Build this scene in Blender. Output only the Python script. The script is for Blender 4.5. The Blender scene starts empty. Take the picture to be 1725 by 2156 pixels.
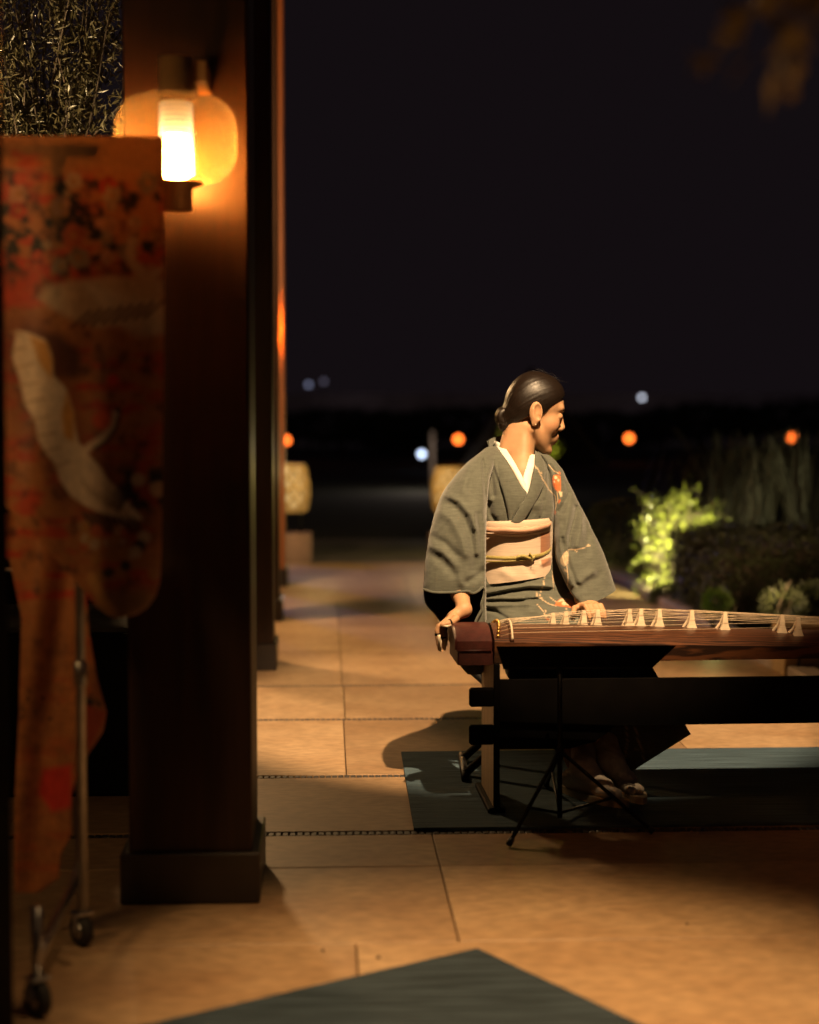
import bpy, math, random
import numpy as np
from mathutils import Vector, Matrix

# ------------------------------------------------------------------ camera, world, lights, exposure
SC = bpy.context.scene
FPX, CX, CY, CAMH = 3594.0, 862.5, 1078.0, 1.157      # focal length and centre in photo units (1725 x 2156)
YAW, PIT = math.atan(172.5 / FPX), math.atan(198.0 / FPX)
RV = np.array([math.cos(YAW), -math.sin(YAW), 0.0])
FH = np.array([math.sin(YAW), math.cos(YAW), 0.0])
ZV = np.array([0.0, 0.0, 1.0])

cd = bpy.data.cameras.new('camera'); cam = bpy.data.objects.new('camera', cd)
SC.collection.objects.link(cam); SC.camera = cam
cam.location = (0, 0, CAMH)
cam.rotation_euler = (math.pi / 2 - PIT, 0, -YAW)
cd.sensor_fit = 'HORIZONTAL'; cd.sensor_width = 24.0; cd.lens = 24.0 * FPX / 1725.0
cd.clip_start = 0.05; cd.clip_end = 2000
cd.dof.use_dof = True; cd.dof.focus_distance = 5.3; cd.dof.aperture_fstop = 1.25

wd = bpy.data.worlds.new('World'); SC.world = wd; wd.use_nodes = True
wn = wd.node_tree; bg = wn.nodes['Background']
sky = wn.nodes.new('ShaderNodeTexSky'); sky.sky_type = 'NISHITA'; sky.sun_disc = False
sky.sun_elevation = math.radians(-8); sky.sun_rotation = math.radians(200)
mixn = wn.nodes.new('ShaderNodeMix'); mixn.data_type = 'RGBA'
mixn.inputs[0].default_value = 0.9
mixn.inputs[7].default_value = (0.0066, 0.0045, 0.0057, 1)
wn.links.new(sky.outputs[0], mixn.inputs[6]); wn.links.new(mixn.outputs[2], bg.inputs[0])
bg.inputs[1].default_value = 1.0

SC.view_settings.view_transform = 'Standard'; SC.view_settings.look = 'None'
SC.view_settings.exposure = 0.0; SC.view_settings.gamma = 1.0
SC.cycles.use_denoising = True
try: SC.cycles.denoiser = 'OPENIMAGEDENOISE'
except Exception: pass
SC.cycles.max_bounces = 6; SC.cycles.transparent_max_bounces = 12
SC.cycles.sample_clamp_indirect = 4.0
SC.cycles.caustics_reflective = False; SC.cycles.caustics_refractive = False

def cfw(p):                       # camera-aligned ground frame (right, away, up) -> world
    p = np.asarray(p, float)
    return p[..., 0:1] * RV + p[..., 1:2] * FH + p[..., 2:3] * ZV
def ray(px, py, d):               # photo point at horizontal distance d -> (right, away, up)
    px, py, d = np.broadcast_arrays(np.asarray(px, float), np.asarray(py, float), np.asarray(d, float))
    u = (px - CX) / FPX; v = -(py - CY) / FPX
    t = d / (math.cos(PIT) + v * math.sin(PIT))
    return np.stack([t * u, d, CAMH + t * (-math.sin(PIT) + v * math.cos(PIT))], -1)
def W(px, py, d): return cfw(ray(px, py, d))
def gnd(px, py, z=0.0):
    v = -(py - CY) / FPX
    t = (z - CAMH) / (-math.sin(PIT) + v * math.cos(PIT))
    return W(px, py, t * (math.cos(PIT) + v * math.sin(PIT)))
def proj(P):                      # (right, away, up) points -> photo coordinates
    P = np.asarray(P, float)
    y, z = P[..., 1], P[..., 2] - CAMH
    dep = y * math.cos(PIT) - z * math.sin(PIT); up = y * math.sin(PIT) + z * math.cos(PIT)
    return np.stack([CX + FPX * P[..., 0] / dep, CY - FPX * up / dep], -1)
def w2c(P):
    P = np.asarray(P, float)
    return np.stack([P @ RV, P @ FH, P[..., 2]], -1)

def light(name, kind, loc, energy, col, target=None, size=60, blend=0.3, rad=0.05):
    L = bpy.data.lights.new(name, kind); o = bpy.data.objects.new(name, L); SC.collection.objects.link(o)
    L.energy = energy; L.color = col; L.shadow_soft_size = rad
    o.location = tuple(loc)
    if kind == 'SPOT':
        L.spot_size = math.radians(size); L.spot_blend = blend
        o.rotation_euler = (Vector(tuple(target)) - Vector(tuple(loc))).to_track_quat('-Z', 'Y').to_euler()
    return o
WARM = (1.0, 0.62, 0.30)
# stage spot on the player, from in front, high and to the right
light('stage_spotlight', 'SPOT', cfw((0.88, 2.2, 5.0)), 3700, (1.0, 0.66, 0.35), cfw((0.42, 6.56, 0.0)), 23.4, 0.45, 0.03)
# downlight on the floor near the camera
light('front_downlight', 'SPOT', cfw((0.45, 2.5, 3.7)), 950, (1.0, 0.61, 0.27), cfw((0.24, 3.28, 0)), 32, 1.0, 0.10)
# added warm fill from behind the camera, for the hanging kimono
light('rear_fill', 'POINT', (-0.20, 0.6, 1.8), 1.6, (1.0, 0.50, 0.16), rad=0.10)
# added fill light on the left, outside the frame, for the hanging kimono
light('left_fill', 'POINT', (-1.5, 2.35, 1.55), 25, (1.0, 0.58, 0.22), rad=0.10)
# terrace lamp left of the far posts: throws the post shadows across the floor
light('terrace_lamp', 'POINT', (-1.3, 9.2, 2.5), 330, (1.0, 0.60, 0.26), rad=0.16)
# added cool light from the back, for bluish shadows on the far floor
light('cool_fill', 'SPOT', (-3.5, 17.5, 5.0), 800, (0.30, 0.30, 1.0), (0.4, 11.4, 0), 30, 0.9, 0.2)

# ------------------------------------------------------------------ mesh helpers
COL = SC.collection
ORG = {}
def empty(name, loc=(0, 0, 0), label=None, cat=None, group=None):
    o = bpy.data.objects.new(name, None); COL.objects.link(o); o.location = tuple(loc)
    o.empty_display_size = 0.1
    ORG[o.name] = np.array(loc, float); tag(o, label, cat, group)
    return o
def tag(o, label=None, cat=None, group=None, kind=None):
    if label: o['label'] = label
    if cat: o['category'] = cat
    if group: o['group'] = group
    if kind: o['kind'] = kind
    return o
def org_of(o):
    return ORG.get(o.name, np.zeros(3)) if o is not None else np.zeros(3)
def mk(name, V, F, mat=None, parent=None, smooth=True, cols=None, loc=None, attr=None, uv=None):
    """World-space verts -> ONE mesh object (child of parent if given, else origin at loc)."""
    V = np.asarray(V, float)
    base = org_of(parent) if parent is not None else (np.array(loc, float) if loc is not None else np.zeros(3))
    me = bpy.data.meshes.new(name)
    me.from_pydata((V - base).tolist(), [], [tuple(int(i) for i in f) for f in F])
    if cols is not None:
        a = me.color_attributes.new('Col', 'FLOAT_COLOR', 'POINT')
        c = np.ones((len(V), 4), np.float32); c[:, :3] = cols
        a.data.foreach_set('color', c.ravel())
    if attr is not None:
        for k, vals in attr.items():
            a = me.attributes.new(k, 'FLOAT', 'POINT'); a.data.foreach_set('value', np.asarray(vals, np.float32))
    if smooth: me.polygons.foreach_set('use_smooth', [True] * len(me.polygons))
    o = bpy.data.objects.new(name, me); COL.objects.link(o)
    if mat is not None: me.materials.append(mat)
    if parent is not None:
        o.parent = parent; ORG[o.name] = base
    else:
        o.location = tuple(base); ORG[o.name] = base
    return o
class MB:
    def __init__(s): s.V = []; s.F = []
    def add(s, V, F):
        n = len(s.V); s.V += [tuple(v) for v in V]; s.F += [tuple(i + n for i in f) for f in F]; return s
    def box(s, c, size, R=None, bev=0.0):
        hx, hy, hz = [k / 2 for k in size]
        if bev > 0:
            b = min(bev, hx * .9, hy * .9, hz * .9); V = []; F = []
            # chamfered box: 24 verts
            idx = {}
            for sx in (-1, 1):
                for sy in (-1, 1):
                    for sz in (-1, 1):
                        for ax in range(3):
                            p = [sx * (hx - b), sy * (hy - b), sz * (hz - b)]
                            p[ax] = (sx * hx, sy * hy, sz * hz)[ax]
                            idx[(sx, sy, sz, ax)] = len(V); V.append(p)
            for ax in range(3):
                a1, a2 = [(1, 2), (2, 0), (0, 1)][ax]
                for sg in (-1, 1):
                    q = []
                    for (u, v) in ((-1, -1), (1, -1), (1, 1), (-1, 1)):
                        k = [0, 0, 0]; k[ax] = sg; k[a1] = u; k[a2] = v; q.append(idx[(k[0], k[1], k[2], ax)])
                    F.append(q if sg > 0 else q[::-1])
            for ax in range(3):
                a1, a2 = [(1, 2), (2, 0), (0, 1)][ax]
                for u in (-1, 1):
                    for v in (-1, 1):
                        k0 = [0, 0, 0]; k0[a1] = u; k0[a2] = v
                        k1 = list(k0); k0[ax] = -1; k1[ax] = 1
                        q = [idx[(*k0, a1)], idx[(*k1, a1)], idx[(*k1, a2)], idx[(*k0, a2)]]
                        F.append(q if u * v > 0 else q[::-1])
            for sx in (-1, 1):
                for sy in (-1, 1):
                    for sz in (-1, 1):
                        t = [idx[(sx, sy, sz, a)] for a in range(3)]
                        F.append(t if sx * sy * sz > 0 else t[::-1])
            V = np.array(V)
        else:
            V = np.array([[x * hx, y * hy, z * hz] for z in (-1, 1) for y in (-1, 1) for x in (-1, 1)])
            F = [(0, 2, 3, 1), (4, 5, 7, 6), (0, 1, 5, 4), (2, 6, 7, 3), (0, 4, 6, 2), (1, 3, 7, 5)]
        if R is not None: V = V @ np.asarray(R).T
        return s.add(V + np.asarray(c), F)
    def tube(s, pts, r, n=8, cap=True):
        P = np.asarray(pts, float); r = np.broadcast_to(np.asarray(r, float), (len(P),))
        V = []; F = []
        T = np.gradient(P, axis=0); T /= np.linalg.norm(T, axis=1)[:, None] + 1e-12
        up = np.array([0, 0, 1.0]) if abs(T[0][2]) < .9 else np.array([1.0, 0, 0])
        a = np.cross(T[0], up); a /= np.linalg.norm(a)
        for i, p in enumerate(P):
            a = a - T[i] * (a @ T[i]); a /= np.linalg.norm(a) + 1e-12
            b = np.cross(T[i], a)
            for k in range(n):
                th = 2 * math.pi * k / n
                V.append(p + r[i] * (math.cos(th) * a + math.sin(th) * b))
        for i in range(len(P) - 1):
            for k in range(n):
                k2 = (k + 1) % n
                F.append((i * n + k, i * n + k2, (i + 1) * n + k2, (i + 1) * n + k))
        if cap:
            F.append(tuple(range(n))[::-1]); F.append(tuple((len(P) - 1) * n + k for k in range(n)))
        return s.add(V, F)
    def lathe(s, c, prof, n=32, R=None):
        """prof: list of (radius, height)"""
        V = []; F = []
        for (r, h) in prof:
            for k in range(n):
                th = 2 * math.pi * k / n; V.append((r * math.cos(th), r * math.sin(th), h))
        m = len(prof)
        for i in range(m - 1):
            for k in range(n):
                k2 = (k + 1) % n; F.append((i * n + k, i * n + k2, (i + 1) * n + k2, (i + 1) * n + k))
        if prof[0][0] > 1e-6: F.append(tuple(range(n))[::-1])
        if prof[-1][0] > 1e-6: F.append(tuple((m - 1) * n + k for k in range(n)))
        V = np.array(V)
        if R is not None: V = V @ np.asarray(R).T
        return s.add(V + np.asarray(c), F)
    def prism(s, poly, A, B, off):
        """poly: 2d points in the axes A,B (3-vectors) about origin off[0]; extruded by off[1]"""
        o = np.asarray(off[0], float); e = np.asarray(off[1], float); A = np.asarray(A, float); B = np.asarray(B, float)
        n = len(poly)
        V = [o + A * p[0] + B * p[1] for p in poly] + [o + e + A * p[0] + B * p[1] for p in poly]
        F = [tuple(range(n)), tuple(range(2 * n - 1, n - 1, -1))] + [(i, i + n, (i + 1) % n + n, (i + 1) % n) for i in range(n)]
        return s.add(V, F)
    def build(s, name, mat=None, parent=None, smooth=False, **k):
        return mk(name, np.array(s.V), s.F, mat, parent, smooth, **k)
def rotz(a):
    c, s = math.cos(a), math.sin(a); return np.array([[c, -s, 0], [s, c, 0], [0, 0, 1]])
RC = np.stack([RV, FH, ZV], 1)      # columns: camera-frame axes in the world
def grid_faces(n, m, closed=False):
    F = []
    for i in range(n - 1):
        for j in range(m if closed else m - 1):
            j2 = (j + 1) % m
            F.append((i * m + j, i * m + j2, (i + 1) * m + j2, (i + 1) * m + j))
    return F
def copy_tree(o, parent=None, loc=None):
    c = o.copy(); COL.objects.link(c)
    if parent is not None: c.parent = parent
    if loc is not None: c.location = tuple(loc)
    for ch in [x for x in bpy.data.objects if x.parent == o]: copy_tree(ch, c)
    return c

# ------------------------------------------------------------------ materials
def pmat(name, col, rough=0.6, var=0.25, scale=8.0, stretch=(1, 1, 1), bump=0.0, bscale=None, bstretch=None,
         metallic=0.0, coat=0.0, coat_rough=0.15, vcol=False, spec=0.5, sheen=0.0, detail=6.0, col2=None, emis=None, estr=0.0, sss=0.0):
    m = bpy.data.materials.new(name); m.use_nodes = True; nt = m.node_tree; N = nt.nodes; L = nt.links
    b = N['Principled BSDF']
    tc = N.new('ShaderNodeTexCoord'); mp = N.new('ShaderNodeMapping'); mp.inputs['Scale'].default_value = stretch
    L.new(tc.outputs['Object'], mp.inputs[0])
    nz = N.new('ShaderNodeTexNoise'); nz.inputs['Scale'].default_value = scale; nz.inputs['Detail'].default_value = detail
    L.new(mp.outputs[0], nz.inputs[0])
    rp = N.new('ShaderNodeMapRange'); rp.inputs[1].default_value = 0.3; rp.inputs[2].default_value = 0.7
    rp.inputs[3].default_value = 1 - var; rp.inputs[4].default_value = 1 + var
    L.new(nz.outputs[0], rp.inputs[0])
    mx = N.new('ShaderNodeMix'); mx.data_type = 'RGBA'
    if vcol:
        at = N.new('ShaderNodeAttribute'); at.attribute_name = 'Col'
        vm = N.new('ShaderNodeVectorMath'); vm.operation = 'SCALE'
        L.new(at.outputs['Color'], vm.inputs[0]); L.new(rp.outputs[0], vm.inputs['Scale']); L.new(vm.outputs[0], b.inputs['Base Color'])
    elif col2 is not None:
        cr = N.new('ShaderNodeMapRange'); cr.inputs[1].default_value = 0.35; cr.inputs[2].default_value = 0.65
        L.new(nz.outputs[0], cr.inputs[0]); L.new(cr.outputs[0], mx.inputs[0])
        mx.inputs[6].default_value = (*col, 1); mx.inputs[7].default_value = (*col2, 1); L.new(mx.outputs[2], b.inputs['Base Color'])
    else:
        vm = N.new('ShaderNodeVectorMath'); vm.operation = 'SCALE'; vm.inputs[0].default_value = col
        L.new(rp.outputs[0], vm.inputs['Scale']); L.new(vm.outputs[0], b.inputs['Base Color'])
    b.inputs['Roughness'].default_value = rough; b.inputs['Metallic'].default_value = metallic
    b.inputs['Coat Weight'].default_value = coat; b.inputs['Coat Roughness'].default_value = coat_rough
    b.inputs['Specular IOR Level'].default_value = spec; b.inputs['Sheen Weight'].default_value = sheen
    if sss:
        b.inputs['Subsurface Weight'].default_value = sss; b.inputs['Subsurface Radius'].default_value = (0.012, 0.005, 0.003)
        b.inputs['Subsurface Scale'].default_value = 0.5
    if emis is not None:
        b.inputs['Emission Color'].default_value = (*emis, 1); b.inputs['Emission Strength'].default_value = estr
    if bump:
        n2 = N.new('ShaderNodeTexNoise'); n2.inputs['Scale'].default_value = bscale or scale * 4; n2.inputs['Detail'].default_value = 4
        m2 = N.new('ShaderNodeMapping'); m2.inputs['Scale'].default_value = bstretch or stretch
        L.new(tc.outputs['Object'], m2.inputs[0]); L.new(m2.outputs[0], n2.inputs[0])
        bp = N.new('ShaderNodeBump'); bp.inputs['Strength'].default_value = bump; bp.inputs['Distance'].default_value = 0.004
        L.new(n2.outputs[0], bp.inputs['Height']); L.new(bp.outputs[0], b.inputs['Normal'])
    return m
def emat(name, col, s):
    m = bpy.data.materials.new(name); m.use_nodes = True; nt = m.node_tree
    nt.nodes.remove(nt.nodes['Principled BSDF'])
    e = nt.nodes.new('ShaderNodeEmission'); e.inputs[0].default_value = (*col, 1); e.inputs[1].default_value = s
    nt.links.new(e.outputs[0], nt.nodes['Material Output'].inputs[0]); return m

M = {}
def stone_mat(name, seed, c1, c2):
    m = pmat(name, c1, rough=0.5, scale=2.6, stretch=(1, 1.5, 1), bump=0.12, bscale=60, detail=9, col2=c2, spec=0.35)
    nt = m.node_tree; N = nt.nodes
    mp = [n for n in N if n.type == 'MAPPING'][0]; mp.inputs['Location'].default_value = (seed * 3.7, seed * 1.3, seed)
    # fine travertine pits and warm veins
    b = N['Principled BSDF']; src = b.inputs['Base Color'].links[0].from_socket
    tc = [n for n in N if n.type == 'TEX_COORD'][0]
    n3 = N.new('ShaderNodeTexNoise'); n3.inputs['Scale'].default_value = 26; n3.inputs['Detail'].default_value = 8
    m3 = N.new('ShaderNodeMapping'); m3.inputs['Scale'].default_value = (0.8, 1.7, 1); m3.inputs['Rotation'].default_value = (0, 0, 0.12 * seed)
    nt.links.new(tc.outputs['Object'], m3.inputs[0]); nt.links.new(m3.outputs[0], n3.inputs[0])
    r3 = N.new('ShaderNodeMapRange'); r3.inputs[1].default_value = .38; r3.inputs[2].default_value = .62; r3.inputs[3].default_value = .80; r3.inputs[4].default_value = 1.10
    nt.links.new(n3.outputs[0], r3.inputs[0])
    vm = N.new('ShaderNodeVectorMath'); vm.operation = 'SCALE'
    nt.links.new(src, vm.inputs[0]); nt.links.new(r3.outputs[0], vm.inputs['Scale']); nt.links.new(vm.outputs[0], b.inputs['Base Color'])
    return m
M['stone'] = [stone_mat('travertine_%d' % i, i, c1, c2) for i, (c1, c2) in enumerate([
    ((0.40, 0.262, 0.145), (0.30, 0.180, 0.095)), ((0.45, 0.30, 0.170), (0.36, 0.225, 0.12)), ((0.34, 0.220, 0.120), (0.27, 0.163, 0.085))])]
M['grout'] = pmat('grout', (0.15, 0.105, 0.07), 0.9, scale=30)
M['mosaic'] = pmat('dark_mosaic', (0.035, 0.028, 0.026), 0.5, var=.5, scale=40)
M['lawn'] = pmat('lawn', (0.018, 0.022, 0.012), 0.95, var=.5, scale=3, bump=.4)
M['path'] = pmat('path_stone', (0.16, 0.14, 0.15), 0.7, scale=2)
M['post'] = pmat('post_timber', (0.024, 0.0095, 0.004), 0.52, var=.35, scale=5, stretch=(8, 8, .5), bump=.12, bscale=40, bstretch=(6, 6, .3), coat=.06, coat_rough=.3, spec=.3)
M['plinth'] = pmat('plinth_timber', (0.012, 0.006, 0.004), 0.5, var=.35, scale=5, stretch=(.5, 8, 8), bump=.1, coat=.2)
M['black'] = pmat('black_lacquer', (0.0045, 0.0038, 0.0034), 0.7, scale=12, spec=.04)
M['blackmetal'] = pmat('black_metal', (0.006, 0.0055, 0.0055), 0.5, scale=12, spec=.2)
M['chrome'] = pmat('brushed_chrome', (0.42, 0.40, 0.38), 0.33, var=.2, scale=20, metallic=1.0)
M['rubber'] = pmat('rubber', (0.02, 0.018, 0.017), 0.7, scale=20)
M['bronze'] = pmat('bronze', (0.50, 0.27, 0.10), 0.40, var=.2, scale=20, metallic=.25)
# ------------------------------------------------------------------ numeric helpers: noise, painting
def vnoise(x, y, seed=0):
    """smooth value noise in numpy"""
    xi = np.floor(x).astype(np.int64); yi = np.floor(y).astype(np.int64); fx = x - xi; fy = y - yi
    fx = fx * fx * (3 - 2 * fx); fy = fy * fy * (3 - 2 * fy)
    def h(a, b):
        n = (a * 374761393 + b * 668265263 + seed * 974711) & 0x7fffffff
        n = ((n ^ (n >> 13)) * 1274126177) & 0x7fffffff
        return ((n ^ (n >> 16)) & 0xffff) / 65535.0
    return (h(xi, yi) * (1 - fx) + h(xi + 1, yi) * fx) * (1 - fy) + (h(xi, yi + 1) * (1 - fx) + h(xi + 1, yi + 1) * fx) * fy
def fbm(x, y, seed=0, o=4):
    s = 0; a = .5
    for i in range(o):
        s = s + a * vnoise(x, y, seed + i); x = x * 2.03; y = y * 2.03; a *= .5
    return s
def pdist(Q, line):
    """distance of points Q (n,2) to a polyline"""
    best = np.full(len(Q), 1e9)
    L = np.asarray(line, float)
    for a, b in zip(L[:-1], L[1:]):
        ab = b - a; t = np.clip(((Q - a) @ ab) / (ab @ ab + 1e-9), 0, 1)
        best = np.minimum(best, np.linalg.norm(Q - (a + t[:, None] * ab), axis=1))
    return best
def inpoly(Q, poly):
    P = np.asarray(poly, float); c = np.zeros(len(Q), bool); n = len(P)
    for i in range(n):
        a, b = P[i], P[i - 1]
        cond = ((a[1] > Q[:, 1]) != (b[1] > Q[:, 1]))
        with np.errstate(divide='ignore', invalid='ignore'):
            xs = (b[0] - a[0]) * (Q[:, 1] - a[1]) / (b[1] - a[1]) + a[0]
        c ^= cond & (Q[:, 0] < xs)
    return c
def paint_line(C, Q, line, w, col, mask=None):
    k = np.clip(1.5 - pdist(Q, line) / w, 0, 1)[:, None]
    if mask is not None: k = k * mask[:, None]
    C[:] = C * (1 - k) + np.array(col) * k
def paint_poly(C, Q, poly, col, soft=1.5, mask=None):
    P = list(poly); d = pdist(Q, P + [P[0]]); i = inpoly(Q, P)
    k = np.clip(np.where(i, d, -d) / soft + .5, 0, 1)[:, None]
    if mask is not None: k = k * mask[:, None]
    C[:] = C * (1 - k) + np.array(col) * k
def paint_disc(C, Q, c, r, col, soft=1.5, mask=None):
    k = np.clip((r - np.linalg.norm(Q - np.array(c, float), axis=1)) / soft + .5, 0, 1)[:, None]
    if mask is not None: k = k * mask[:, None]
    C[:] = C * (1 - k) + np.array(col) * k
def catmull(P, n):
    P = np.asarray(P, float); m = len(P)
    t = np.linspace(0, m - 1, n); i = np.clip(t.astype(int), 0, m - 2); f = (t - i)[:, None]
    g = lambda k: P[np.clip(k, 0, m - 1)]
    p0, p1, p2, p3 = g(i - 1), g(i), g(i + 1), g(i + 2)
    return .5 * ((2 * p1) + (-p0 + p2) * f + (2 * p0 - 5 * p1 + 4 * p2 - p3) * f ** 2 + (-p0 + 3 * p1 - 3 * p2 + p3) * f ** 3)
rng = random.Random(5); nrg = np.random.default_rng(5)

# ------------------------------------------------------------------ ground and terrace floor
R0 = 400.0
ground = tag(MB().add([(-R0, -60, -.06), (R0, -60, -.06), (R0, R0, -.06), (-R0, R0, -.06)], [(0, 1, 2, 3)]).build('ground', M['lawn']), 'dark lawn beyond the terrace', kind='structure')
path = tag(MB().box((-.6, 15.3, -.05), (7, 3.2, .012)).build('path', M['path']), 'dim stone path past the end of the terrace', kind='structure')
XE, YE = 2.05, 13.6
floor = tag(MB().box(((-5 + XE) / 2, (YE - 1) / 2, -.040), (5 + XE, YE + 1, .05)).build('terrace_floor', M['grout']), 'beige travertine terrace floor', kind='structure')
ORG[floor.name] = np.zeros(3)
strips = [4.71, 5.47, 6.52, 7.35]
edges = [-.9, .1, 1.1, 2.1, 2.9, 3.71, 4.35, 4.71, 5.47, 6.52, 7.35, 8.4, 9.45, 10.5, 11.5, 12.5, YE]
seams = {3.71: .288, 4.35: .288, 5.47: .058, 6.52: .065, 7.35: .06}
for a, b in zip(edges[:-1], edges[1:]):
    a2 = a + (.023 if a in strips else .0018); b2 = b - (.023 if b in strips else .0018)
    s0 = seams.get(a, rng.choice([.06, .29, .55])); w = 1.2
    xs = [s0 + w * k for k in range(-5, 4)]; xs = [x for x in xs if -5 < x < XE]; xs = [-5] + xs + [XE]
    for x0, x1 in zip(xs[:-1], xs[1:]):
        if x1 - x0 < .02: continue
        o = MB().box(((x0 + x1) / 2, (a2 + b2) / 2, -.007 + rng.uniform(-.0006, .0006)), (x1 - x0 - .0032, b2 - a2 - .001, .014), bev=.002).build('slab', rng.choice(M['stone']), floor)
for y in strips:
    mb = MB(); x = -4.0
    while x < XE - .03:
        mb.box((x, y, -.007 + rng.uniform(-.001, .0)), (.0165, .036, .014), bev=.002); x += .0200
    tag(mb.build('mosaic_strip', M['mosaic'], floor), kind='stuff')
    mb = MB().box((-.98, y, -.0125), (6.04, .043, .006)); mb.build('strip_bed', pmat('strip_grout', (.11, .082, .06), .8, scale=50), floor)
# small pebbles/debris on the front floor
for px, py, r in ((680, 2003, .004), (797, 2018, .005), (1447, 1948, .003)):
    c = gnd(px, py); tag(MB().lathe(c, [(0, 0), (r, .001), (r * .8, .004), (0, .006)], 7).build('debris', M['mosaic']), 'tiny dark leaf scrap on the floor at photo height %d' % py if False else {680: 'dark speck of debris on the front floor, leftmost of three', 797: 'dark speck of debris just behind the front mat edge', 1447: 'smallest dark speck of debris on the floor right of the front mat'}[px], 'debris')

# kerb of the planting bed on the right
tag(MB().box((XE + .06, 6.4, -.01), (.12, 14.4, .12), bev=.008).build('kerb', pmat('kerb_stone', (.26, .2, .15), .7, scale=6)), 'stone kerb along the planting bed', kind='structure')
bed = MB().box((XE + 4.12, 6.4, -.03), (8.0, 16, .05)).build('planting_bed', pmat('soil', (.03, .022, .015), .95, var=.6, scale=12, bump=.5)); tag(bed, 'dark soil of the planting bed', kind='structure')

# ------------------------------------------------------------------ mats
def mat_mesh(corners, z0, th, name, m, label, waves=0.0):
    A, B, C_, D = [np.array(c, float) for c in corners]; n = 60
    u, v = np.meshgrid(np.linspace(0, 1, n), np.linspace(0, 1, n), indexing='ij')
    P = ((A[None, None] * (1 - u[..., None]) * (1 - v[..., None]) + B * (u * (1 - v))[..., None] + C_ * (u * v)[..., None] + D * ((1 - u) * v)[..., None]))
    P[..., 2] = z0 + th + waves * (fbm(u * 9, v * 9, 3) - .5)
    bot = P.copy(); bot[..., 2] = z0 + .0005
    V = np.concatenate([P.reshape(-1, 3), bot.reshape(-1, 3)]); F = grid_faces(n, n); N2 = n * n
    ring = [i for i in range(n)] + [i * n + n - 1 for i in range(1, n)] + [(n - 1) * n + j for j in range(n - 2, -1, -1)] + [i * n for i in range(n - 2, 0, -1)]
    F = [f[::-1] for f in F]
    F += [(a, b, b + N2, a + N2) for a, b in zip(ring, ring[1:] + ring[:1])]
    c = V.mean(0); c[2] = z0
    return tag(mk(name, V, F, m, None, False, loc=c), label, 'mat')
def weave_mat(name, c, stretch):
    return pmat(name, c, .9, var=.75, scale=3, stretch=stretch, bump=1.0, bscale=6, bstretch=stretch, detail=8, spec=.1)
M['mat_teal'] = weave_mat('teal_weave', (.058, .092, .118), (1.2, 80, 2))
c0, c1 = gnd(845, 1588), gnd(872, 1750)
ax = np.array([math.cos(math.radians(-1.2)), math.sin(math.radians(-1.2)), 0])
mat_mesh([c1, c1 + ax * 2.4 + np.array([0, .075, 0]), c0 + ax * 2.4 + np.array([0, .075, 0]), c0], .0, .009, 'stage_mat', M['mat_teal'], 'long teal woven mat under the zither stand', .002)
a0, a1, a2 = gnd(1005, 1996, .008), gnd(310, 2156, .008), gnd(1350, 2156, .008)
e1 = (a1 - a0) / np.linalg.norm(a1 - a0); e2 = (a2 - a0) / np.linalg.norm(a2 - a0)
M['mat_front'] = weave_mat('blue_grey_weave', (.031, .046, .062), (1.6, 30, 2))
[n for n in M['mat_front'].node_tree.nodes if n.type == 'MAPPING'][0].inputs['Rotation'].default_value = (0, 0, math.radians(-36))
mat_mesh([a0, a0 + e2 * 1.6, a0 + e2 * 1.6 + e1 * 2.4, a0 + e1 * 2.4], .0, .008, 'front_mat', M['mat_front'], 'blue-grey woven mat corner nearest the camera', .002)

# ------------------------------------------------------------------ timber posts in a row
def post(px_l, px_r, y0, depth, ztop, plin, label, x_r=None, w=None, mat='post'):
    """px_l, px_r: shaft edges seen at its foot; y0: world distance of the shaft front"""
    x0 = w0 = None
    xl = (px_l - 690) / FPX * y0 if w is None else x_r - w
    xr = (px_r - 690) / FPX * y0 if x_r is None else x_r
    t = empty('timber_post', ((xl + xr) / 2, y0 + depth / 2, 0), label, 'post', 'row of dark timber posts along the terrace')
    cx, wd = (xl + xr) / 2, xr - xl
    MB().box((cx, y0 + depth / 2, ztop / 2 + .02), (wd, depth, ztop - .04), bev=.006).build('shaft', M[mat], t)
    MB().box((cx, y0 + depth / 2, .062), (wd + 2 * plin, depth + 2 * plin, .122), bev=.004).build('plinth', M['plinth'], t)
    return t, cx, wd
M['post_lit'] = pmat('lit_timber', (.26, .075, .02), .5, var=.3, scale=5, stretch=(8, 8, .5), bump=.1)  # far post timber, reddened: orange lamp glow put into its colour
p1, p1x, p1w = post(268, 527, 4.045, .34, 5.0, .020, 'nearest dark timber post, carrying the glowing glass lamp')
post(0, 0, 7.80, .30, 5.0, .016, 'second dark timber post just right of the lamp post', x_r=-.252, w=.29)
post(0, 0, 9.70, .30, 5.0, .020, 'third dark timber post, a thin dark strip behind the second', x_r=-.280, w=.29)
p4, p4x, p4w = post(0, 0, 11.7, .30, 5.0, .020, 'farthest timber post, its orange lamp glow partly in its colour', x_r=-.296, w=.29, mat='post_lit')
# skirting line on the front plinth
# beam over the posts, out of the frame above
beam = tag(MB().box((-.36, 8.0, 5.15), (.34, 9.0, .3), bev=.01).build('roof_beam', M['post']), 'dark timber beam resting on the posts', 'beam')

# dark near post cutting the left edge of the picture
q = ray(15, 1000, 3.05)
nearp = empty('near_post', cfw((q[0] - .16, 2.9, 0)), 'black out-of-focus post edge at the far left', 'post')
MB().box(cfw((q[0] - .15, 2.9, 1.7)), (.30, .3, 3.4), RC, bev=.006).build('shaft', M['black'], nearp)
MB().box(cfw((q[0] - .165, 2.9, .06)), (.29, .33, .12), RC, bev=.004).build('plinth', M['black'], nearp)

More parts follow.
